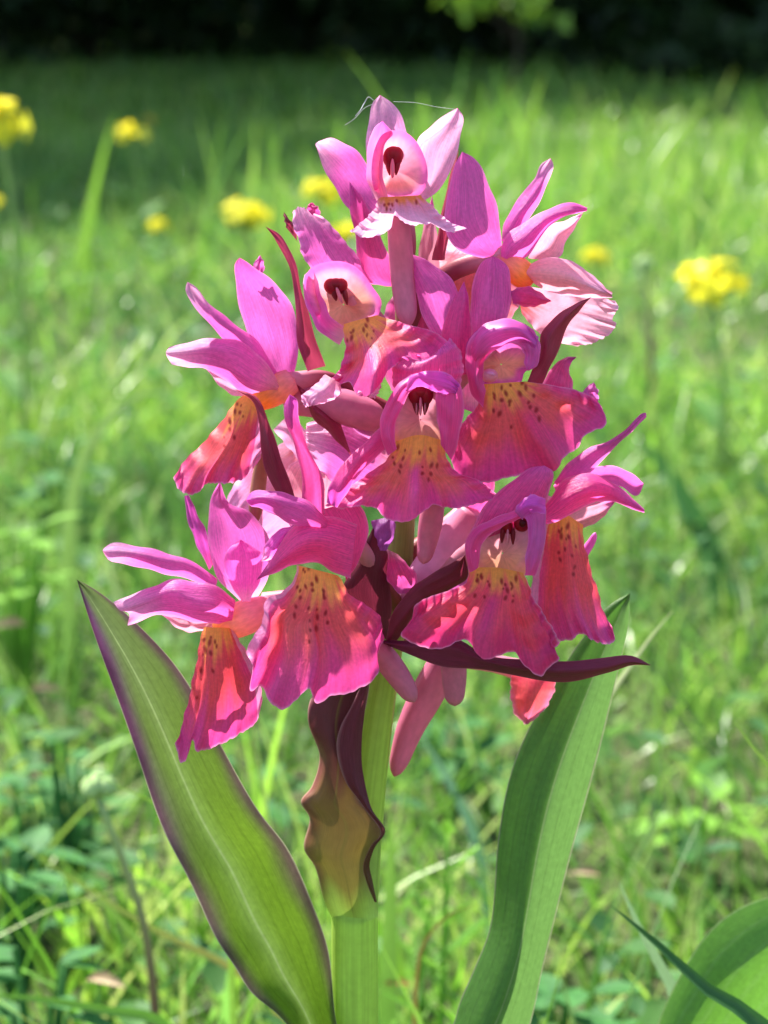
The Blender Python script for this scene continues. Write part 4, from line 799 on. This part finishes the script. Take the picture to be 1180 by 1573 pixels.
blade_thing('grass_blade', [(60, 1290, .52), (120, 1350, .52), (190, 1420, .52), (250, 1500, .52)], .0016, 'thin yellow-green blade crossing under the slanting blade', 'grass blade', G3, G3)
blade_thing('grass_blade', [(-60, 1525, .43), (60, 1535, .43), (160, 1552, .43), (260, 1580, .43)], .0026, 'flat green blade lying low across the turf', 'grass blade', G2, G2)
blade_thing('grass_blade', [(270, 602, .85), (220, 606, .85), (170, 640, .85), (130, 700, .85), (110, 780, .85)], .0055, 'arched pale blade in the blurred grass beside the orchid', 'grass blade', (.12, .25, .04), (.22, .34, .10))
blade_thing('grass_blade', [(640, 1120, .60), (690, 1200, .60), (730, 1290, .60), (750, 1400, .60)], .0030, 'blue-green glossy blade slanting behind the stem', 'grass blade', (.06, .16, .08), (.12, .24, .14))
for i, (px, top, Y) in enumerate([(835, 1010, .62), (870, 960, .66), (600, 1230, .5), (48, 830, .8), (85, 790, .85), (780, 1180, .55), (1010, 1040, .7), (1080, 980, .75)]):
    blade_thing('grass_blade', [(px, top, Y), (px + random.uniform(-6, 6), top + 120, Y), (px + random.uniform(-14, 14), top + 300, Y)], .0028 + .0006 * (i % 3), 'upright bright green grass blade standing behind the orchid', 'grass blade', G2, G3, 'upright blades behind the orchid')

def leaf_world(name, parent, base, direction, length, width, up, cols, mat, origin, cup_=.15, bend=.2, nu=14, nv=7, serr=0.):
    d = np.asarray(direction, float); d /= np.linalg.norm(d)
    upv = np.asarray(up, float); s = np.cross(d, upv); s /= np.linalg.norm(s) + 1e-9; n = np.cross(s, d)
    k = np.linspace(0, 1, nu); v = np.linspace(-1, 1, nv)
    wd = width * .5 * np.sin(np.pi * np.clip(k, 0.02, .985)) ** .7 * (1.15 - .35 * k)
    if serr: wd = wd * (1 + serr * np.sin(k * 60))
    P = np.asarray(base)[None, None] + d * (k * length)[:, None, None] - n * (bend * length * k ** 2)[:, None, None] \
        + s * (v[None] * wd[:, None])[..., None] + n * (cup_ * wd[:, None] * v[None] ** 2)[..., None]
    U, Vv = np.meshgrid(k, v * .5 + .5, indexing='ij')
    C = mixc(np.array(cols[0]), np.array(cols[1]), U)
    C = mixc(C, np.array(cols[1]) * 1.3, np.exp(-((Vv - .5) / .07) ** 2) * .5)
    return make_mesh(name, P.reshape(-1, 3), grid_faces(nu, nv), mat, parent, C.reshape(-1, 3), np.stack([U.ravel(), Vv.ravel()], -1), origin)

# broad rounded leaf of a neighbouring plant in the corner
def corner_plant():
    b = at(1130, 1700, .335); root = empty('broad_leaf_plant', (b.x, b.y, 0)); o = np.array(root.location)
    tag(root, 'plant with a broad rounded bright green leaf showing fine parallel veins', 'plant')
    ly = 1000 * (PLANT_Y - .335)
    def c(u, v, x, y):
        k = mixc(np.array((.13, .31, .03)), np.array((.16, .36, .05)), v)
        for q in (.18, .36, .52, .68, .84): k = mixc(k, (.18, .34, .08), np.exp(-((v - q) / .012) ** 2) * .6)
        return mixc(k, (.4, .46, .2), sm(.985, 1, 1 - v) * .7)
    patch('leaf', root, [(1020, 1720), (1003, 1640), (1010, 1575), (1040, 1508), (1083, 1438), (1130, 1398), (1182, 1378), (1240, 1384), (1310, 1430)], [(1060, 1730), (1110, 1690), (1180, 1630), (1230, 1570), (1270, 1500), (1310, 1430)],
          t0=ly, t1=ly - 6, bulge=3, nu=70, nv=50, col=c, mat=M_LEAF, origin=root.location)
    e = to_world(1040, 1726, ly); k = np.linspace(0, 1, 12)[:, None]
    tube_w('stem', root, np.array((o[0], o[1], -.006)) * (1 - k) + e * k, np.linspace(.0022, .0014, 12), [(.2, .32, .06), (.16, .3, .05)], M_STEM, 10, o)
    leaf_world('leaf', root, (o[0], o[1], .004), (.8, .35, .5), .07, .03, (0, 0, 1), [(.09, .22, .03), (.12, .28, .04)], M_LEAF, o)
corner_plant()

# herb with a brown stalk and a pale green bud head
def bud_herb(px, top, bot, Y, label, bud=(.42, .55, .24), stalk=(.26, .13, .09), s=1.0):
    T = np.array(at(px, top, Y)); Bm = np.array(at(px + (bot[0] - px), bot[1], Y))
    root = empty('bud_herb', (float(Bm[0] + (Bm[0] - T[0]) * .4), Y, float(ground_z(Bm[0], Y)))); o = np.array(root.location)
    tag(root, label, 'herb')
    W = crom([tuple(o - np.array((0, 0, .005))), tuple(Bm), tuple(T * .5 + Bm * .5 + np.array((.0006, 0, 0))), tuple(T)], 22, 3)
    tube_w('stem', root, W, np.linspace(.0013, .0008, 22) * s, [stalk, stalk, bud], M_STEM, 8, o)
    r = np.random.default_rng(int(px))
    for i in range(9):
        a = i * 2.4; rad = .0030 * s * math.sqrt(i / 9)
        c = T + np.array((math.cos(a) * rad, math.sin(a) * rad, .0016 * s - rad * .5))
        kk = np.linspace(0, 1, 6); tube_w('bud', root, c + np.stack([kk * 0, kk * 0, kk * .0042 * s], -1), np.array((.0008, .0015, .0018, .0016, .0010, .0003)) * s, [bud, np.array(bud) * 1.25], M_HERB, 8, o)
    for i in range(4):
        a = i * 1.9 + px; z = o[2] + (T[2] - o[2]) * (.15 + .12 * i)
        leaf_world('leaf', root, W[4 + 2 * i], (math.cos(a), math.sin(a), .35), .020 * s, .008 * s, (0, 0, 1), [(.06, .17, .05), (.10, .24, .05)], M_HERB, o)
bud_herb(150, 1225, (225, 1440), .46, 'herb with pale green bud head on a brown leaning stalk', s=.85)
bud_herb(988, 415, (1000, 560), 1.3, 'small pale bud head standing beside the dull yellow flower', s=1.3)

# yarrow-like feathery plant behind the stem
def feathery(px, py, Y, h, label, col=((.12, .30, .03), (.20, .42, .05))):
    g = at(px, py, Y); root = empty('feathery_herb', (g.x, Y, float(ground_z(g.x, Y)))); o = np.array(root.location)
    tag(root, label, 'herb', 'feathery leaved herbs')
    r = np.random.default_rng(int(px + py))
    hh = g.z - o[2]
    k = np.linspace(0, 1, 10); W = o + np.stack([k * .002, k * .001, k * hh - .004 * (1 - k)], -1)
    tube_w('stem', root, W, np.linspace(.0009, .0004, 10), [col[0], col[1]], M_HERB, 7, o)
    for i in range(16):
        a = i * 2.4; z = hh * (.25 + .75 * i / 15); L = h * (1.0 - .55 * i / 15)
        d = np.array((math.cos(a), math.sin(a), .55 + .5 * i / 15)); d /= np.linalg.norm(d)
        Vs, Fs = [], []; n = 0
        s = np.cross(d, (0, 0, 1)); s /= np.linalg.norm(s)
        b0 = o + np.array((.002 * z / hh, 0, z))
        segs = [(b0, d, L, .0009)]
        for j in range(6):
            p = b0 + d * L * (.3 + .11 * j)
            for q in (-1, 1): segs.append((p, d * .75 + s * q * .8, L * .34 * (1 - .09 * j), .0011))
        for (p, dd, l_, w_) in segs:
            dd = dd / np.linalg.norm(dd); ss = np.cross(dd, (0.2, .3, 1)); ss /= np.linalg.norm(ss)
            Vs += [p - ss * w_ * .3, p + ss * w_ * .3, p + dd * l_ * .6 + ss * w_ * .5, p + dd * l_, p + dd * l_ * .6 - ss * w_ * .5]
            Fs += [(n, n + 1, n + 2), (n, n + 2, n + 4), (n + 4, n + 2, n + 3)]; n += 5
        Vs = np.array(Vs); C = np.repeat(np.array([col[i % 2]]), len(Vs), 0)
        make_mesh('frond', Vs, Fs, M_HERB, root, C, np.zeros((len(Vs), 2)), o)
feathery(672, 1290, .48, .017, 'bright green feathery-leaved herb standing behind the stem')
feathery(640, 1400, .52, .015, 'low feathery-leaved herb in the turf beside the stem')

# broad-leaved low herbs (clover-like) one can pick out
def rosette(px, py, Y, n, L, wd, label, cols, seed, group='broad-leaved herbs in the turf', stalk=.5):
    g = at(px, py, Y); root = empty('leafy_herb', (g.x, Y, float(ground_z(g.x, Y)))); o = np.array(root.location)
    tag(root, label, 'herb', group)
    r = np.random.default_rng(seed); H = max(g.z - o[2], .012)
    for i in range(n):
        a = i * 2.4 + seed; e = r.uniform(.15, .7)
        k = np.linspace(0, 1, 8)
        tipp = o + np.array((math.cos(a) * L * stalk, math.sin(a) * L * stalk, H * r.uniform(.45, 1.0)))
        W = o + (tipp - o) * np.stack([k ** 1.4, k ** 1.4, k], -1) - np.array((0, 0, .003)) * (1 - k[:, None])
        tube_w('stem', root, W, np.linspace(.0008, .0005, 8) * (1 + L * 10), [cols[0], cols[1]], M_HERB, 6, o)
        leaf_world('leaf', root, tipp, (math.cos(a), math.sin(a), e * r.uniform(-.3, 1)), L * r.uniform(.7, 1.1), wd * r.uniform(.8, 1.1), (0, 0, 1), cols, M_HERB, o, serr=.04, bend=r.uniform(.05, .3))
BG = [(.045, .16, .045), (.08, .24, .06)]; YG = [(.14, .32, .03), (.2, .42, .05)]
for i, (px, py, Y, n, L, wd, lab, cols) in enumerate([
    (60, 1180, .62, 9, .026, .020, 'blue-green leafy herb low in the turf left of the orchid', BG), (20, 1290, .55, 8, .024, .018, 'blue-green leafy herb near the slanting thin blade', BG),
    (60, 1440, .47, 8, .020, .015, 'blue-green leafy herb in the turf by the lying flat blade', BG), (85, 670, 1.05, 9, .032, .024, 'blue-green herb clump glinting in the blurred meadow', BG),
    (860, 1500, .50, 9, .026, .020, 'blue-green leafy herb under the right orchid leaf', BG), (925, 1570, .46, 8, .022, .018, 'low blue-green herb before the broad rounded leaf', BG),
    (1075, 1215, .66, 5, .026, .014, 'bright green oval-leaved herb right of the orchid', YG), (30, 800, .80, 5, .026, .018, 'bright green oval-leaved herb left of the orchid', YG),
    (380, 1180, .66, 8, .026, .02, 'blue-green leafy herb seen between left leaf and stem', BG), (700, 1130, .72, 8, .03, .022, 'dark blue-green leafy herb behind the hanging pink spurs', BG),
    (300, 1560, .42, 7, .016, .012, 'small leafy herb at the foot of the left leaf', BG), (110, 1130, .60, 9, .018, .013, 'small grey-green leafy herb beside the pale bud head', BG)]):
    rosette(px, py, Y, n + 8, L * .52, wd * .40, lab, cols, 40 + i)

# withered leaf scraps lying in the turf
for i, (px, py, Y, L, lab) in enumerate([(612, 1512, .50, .010, 'orange-brown withered leaf scrap beside the stem base'), (1095, 1310, .60, .016, 'pale brown curled leaf scrap right of the orchid leaf'),
        (900, 1345, .58, .014, 'buff withered leaf scrap just right of the orchid leaf'), (20, 960, .72, .018, 'buff withered leaf scrap left of the left leaf tip'),
        (150, 1505, .47, .016, 'long buff withered leaf lying by the flat green blade'), (70, 1060, .66, .014, 'dull brown withered leaf in the turf beside the left leaf')]):
    p = np.array(at(px, py, Y)); a = i * 1.3; L *= .55
    o = leaf_world('withered_leaf', None, p - np.array((L * .5 * math.cos(a), 0, 0)), (math.cos(a), .4 * math.sin(a), .15), L, L * .38, (0, -.5, 1), [(.30, .20, .10), (.38, .28, .15)] if i else [(.5, .24, .06), (.55, .3, .1)], M_STRAW, p, cup_=.7, bend=.25, serr=.08)
    o.location = p; tag(o, lab, 'withered leaf')

# yellow flowers
def yellow(px, py, Y, width, label, n=12, col=((.92, .78, .02), (.93, .86, .05)), flat=.55):
    """a rounded head of small four-petalled blossoms on a green stalk"""
    T = np.array(at(px, py, Y)); Rr = width * .5 * Y / FPX
    root = empty('yellow_flower', (float(T[0]) + Rr * .3, Y + .01, float(ground_z(T[0], Y)))); o = np.array(root.location)
    tag(root, label, 'flower', 'yellow meadow flowers')
    k = np.linspace(0, 1, 14)[:, None]
    W = (o - np.array((0, 0, .005))) * (1 - k) + (T - np.array((0, 0, Rr * .6))) * k + np.array((Rr * .4, 0, 0)) * np.sin(k * 3.1)
    tube_w('stem', root, W, np.linspace(.0017, .0011, 14), [(.24, .38, .10), (.34, .48, .16)], M_STEM, 8, o)
    r = np.random.default_rng(abs(int(px)) + 3)
    for i in range(n):
        ph = i * 2.4; q = (i + .5) / n; th = q * 1.75
        d = np.array((math.sin(th) * math.cos(ph), math.sin(th) * math.sin(ph), math.cos(th)))
        c = T + (d + r.normal(0, .2, 3)) * np.array((Rr, Rr, Rr * flat)) * .8
        s1 = np.cross(d, (.3, .5, .8)); s1 /= np.linalg.norm(s1); s2 = np.cross(d, s1)
        ps = Rr * r.uniform(.34, .52); Vs, Fs = [], []; m = 0
        for j in range(4):
            a = j * math.pi / 2 + i
            e = s1 * math.cos(a) + s2 * math.sin(a); f_ = -s1 * math.sin(a) + s2 * math.cos(a)
            Vs += [c, c + e * ps * .45 - f_ * ps * .35 + d * ps * .22, c + e * ps * .45 + f_ * ps * .35 + d * ps * .22, c + e * ps + f_ * ps * .38 + d * ps * .1, c + e * ps * 1.1 + d * ps * .05, c + e * ps - f_ * ps * .38 + d * ps * .1]
            Fs += [(m, m + 1, m + 2), (m + 1, m + 5, m + 4), (m + 1, m + 4, m + 2), (m + 2, m + 4, m + 3)]; m += 6
        kk = np.linspace(0, 1, 5)[:, None]
        C = np.repeat(np.array([col[i % 2]]), len(Vs), 0)
        fl = make_mesh('blossom', Vs, Fs, M_YELLOW, root, C, np.zeros((len(Vs), 2)), o)
        b = T - np.array((0, 0, Rr * .6))
        tube_w('pedicel', fl, b * (1 - kk) + c * kk, np.linspace(.0007, .0006, 5) * (Rr / .012), [(.2, .34, .06), (.3, .4, .06)], M_STEM, 5, o)
    for i in range(3):
        a = i * 2.1 + px
        leaf_world('leaf', root, W[3 + 2 * i], (math.cos(a), math.sin(a), .6), .04, .013, (0, 0, 1), [(.07, .18, .04), (.1, .24, .04)], M_HERB, o)
yellow(1093, 438, 1.15, 96, 'large yellow flower head on a pale stalk right of the orchid', 16)
yellow(912, 396, 1.75, 46, 'small dull yellow flower beside the pale bud head', 9)
yellow(380, 334, 1.40, 74, 'wide bright yellow flower head left behind the spike', 14, flat=.5)
yellow(243, 349, 2.0, 36, 'small yellow flower low in the grass left of the wide head', 9)
yellow(200, 208, 2.3, 50, 'yellow flower standing against the dark shade', 10, flat=.5)
yellow(226, 186, 2.6, 22, 'tiny dull orange-yellow bud above the flower against the shade', 6, ((.55, .38, .02), (.6, .45, .04)))
yellow(2, 194, 1.25, 84, 'tall yellow flower cluster cut by the picture edge', 16, flat=1.05)
yellow(496, 296, 1.5, 62, 'yellow flower head close behind the topmost flower', 12)
yellow(532, 362, 1.35, 50, 'yellow flower head peeping between the upper flowers', 10)
yellow(-12, 312, 1.8, 40, 'yellow flower low at the meadow edge below the tall cluster', 8)

# ------------------------------------------------------------------ spider threads on the topmost flower
def thread(pts, label, rad=.00004):
    P = crom(pts, 24); W = to_world(P[:, 0], P[:, 1], P[:, 2])
    o = tube_w('spider_thread', None, W, np.full(24, rad), [(.75, .75, .72)] * 2, M_STRAW, 5, W[0]); o.location = W[0]
    tag(o, label, 'spider thread')
thread([(574, 154, -3), (566, 149, -3), (560, 158, -3), (553, 170, -2), (546, 178, -2)], 'short white spider thread hanging off the topmost sepal tip', .000045)
thread([(572, 160, -3), (560, 166, -3), (545, 182, -2), (530, 192, -2)], 'fine looped spider thread beside the topmost sepal', .000025)
thread([(604, 156, -3), (640, 158, -2.5), (670, 164, -2), (700, 168, -1)], 'fine spider thread stretched between the topmost sepal tips', .000018)
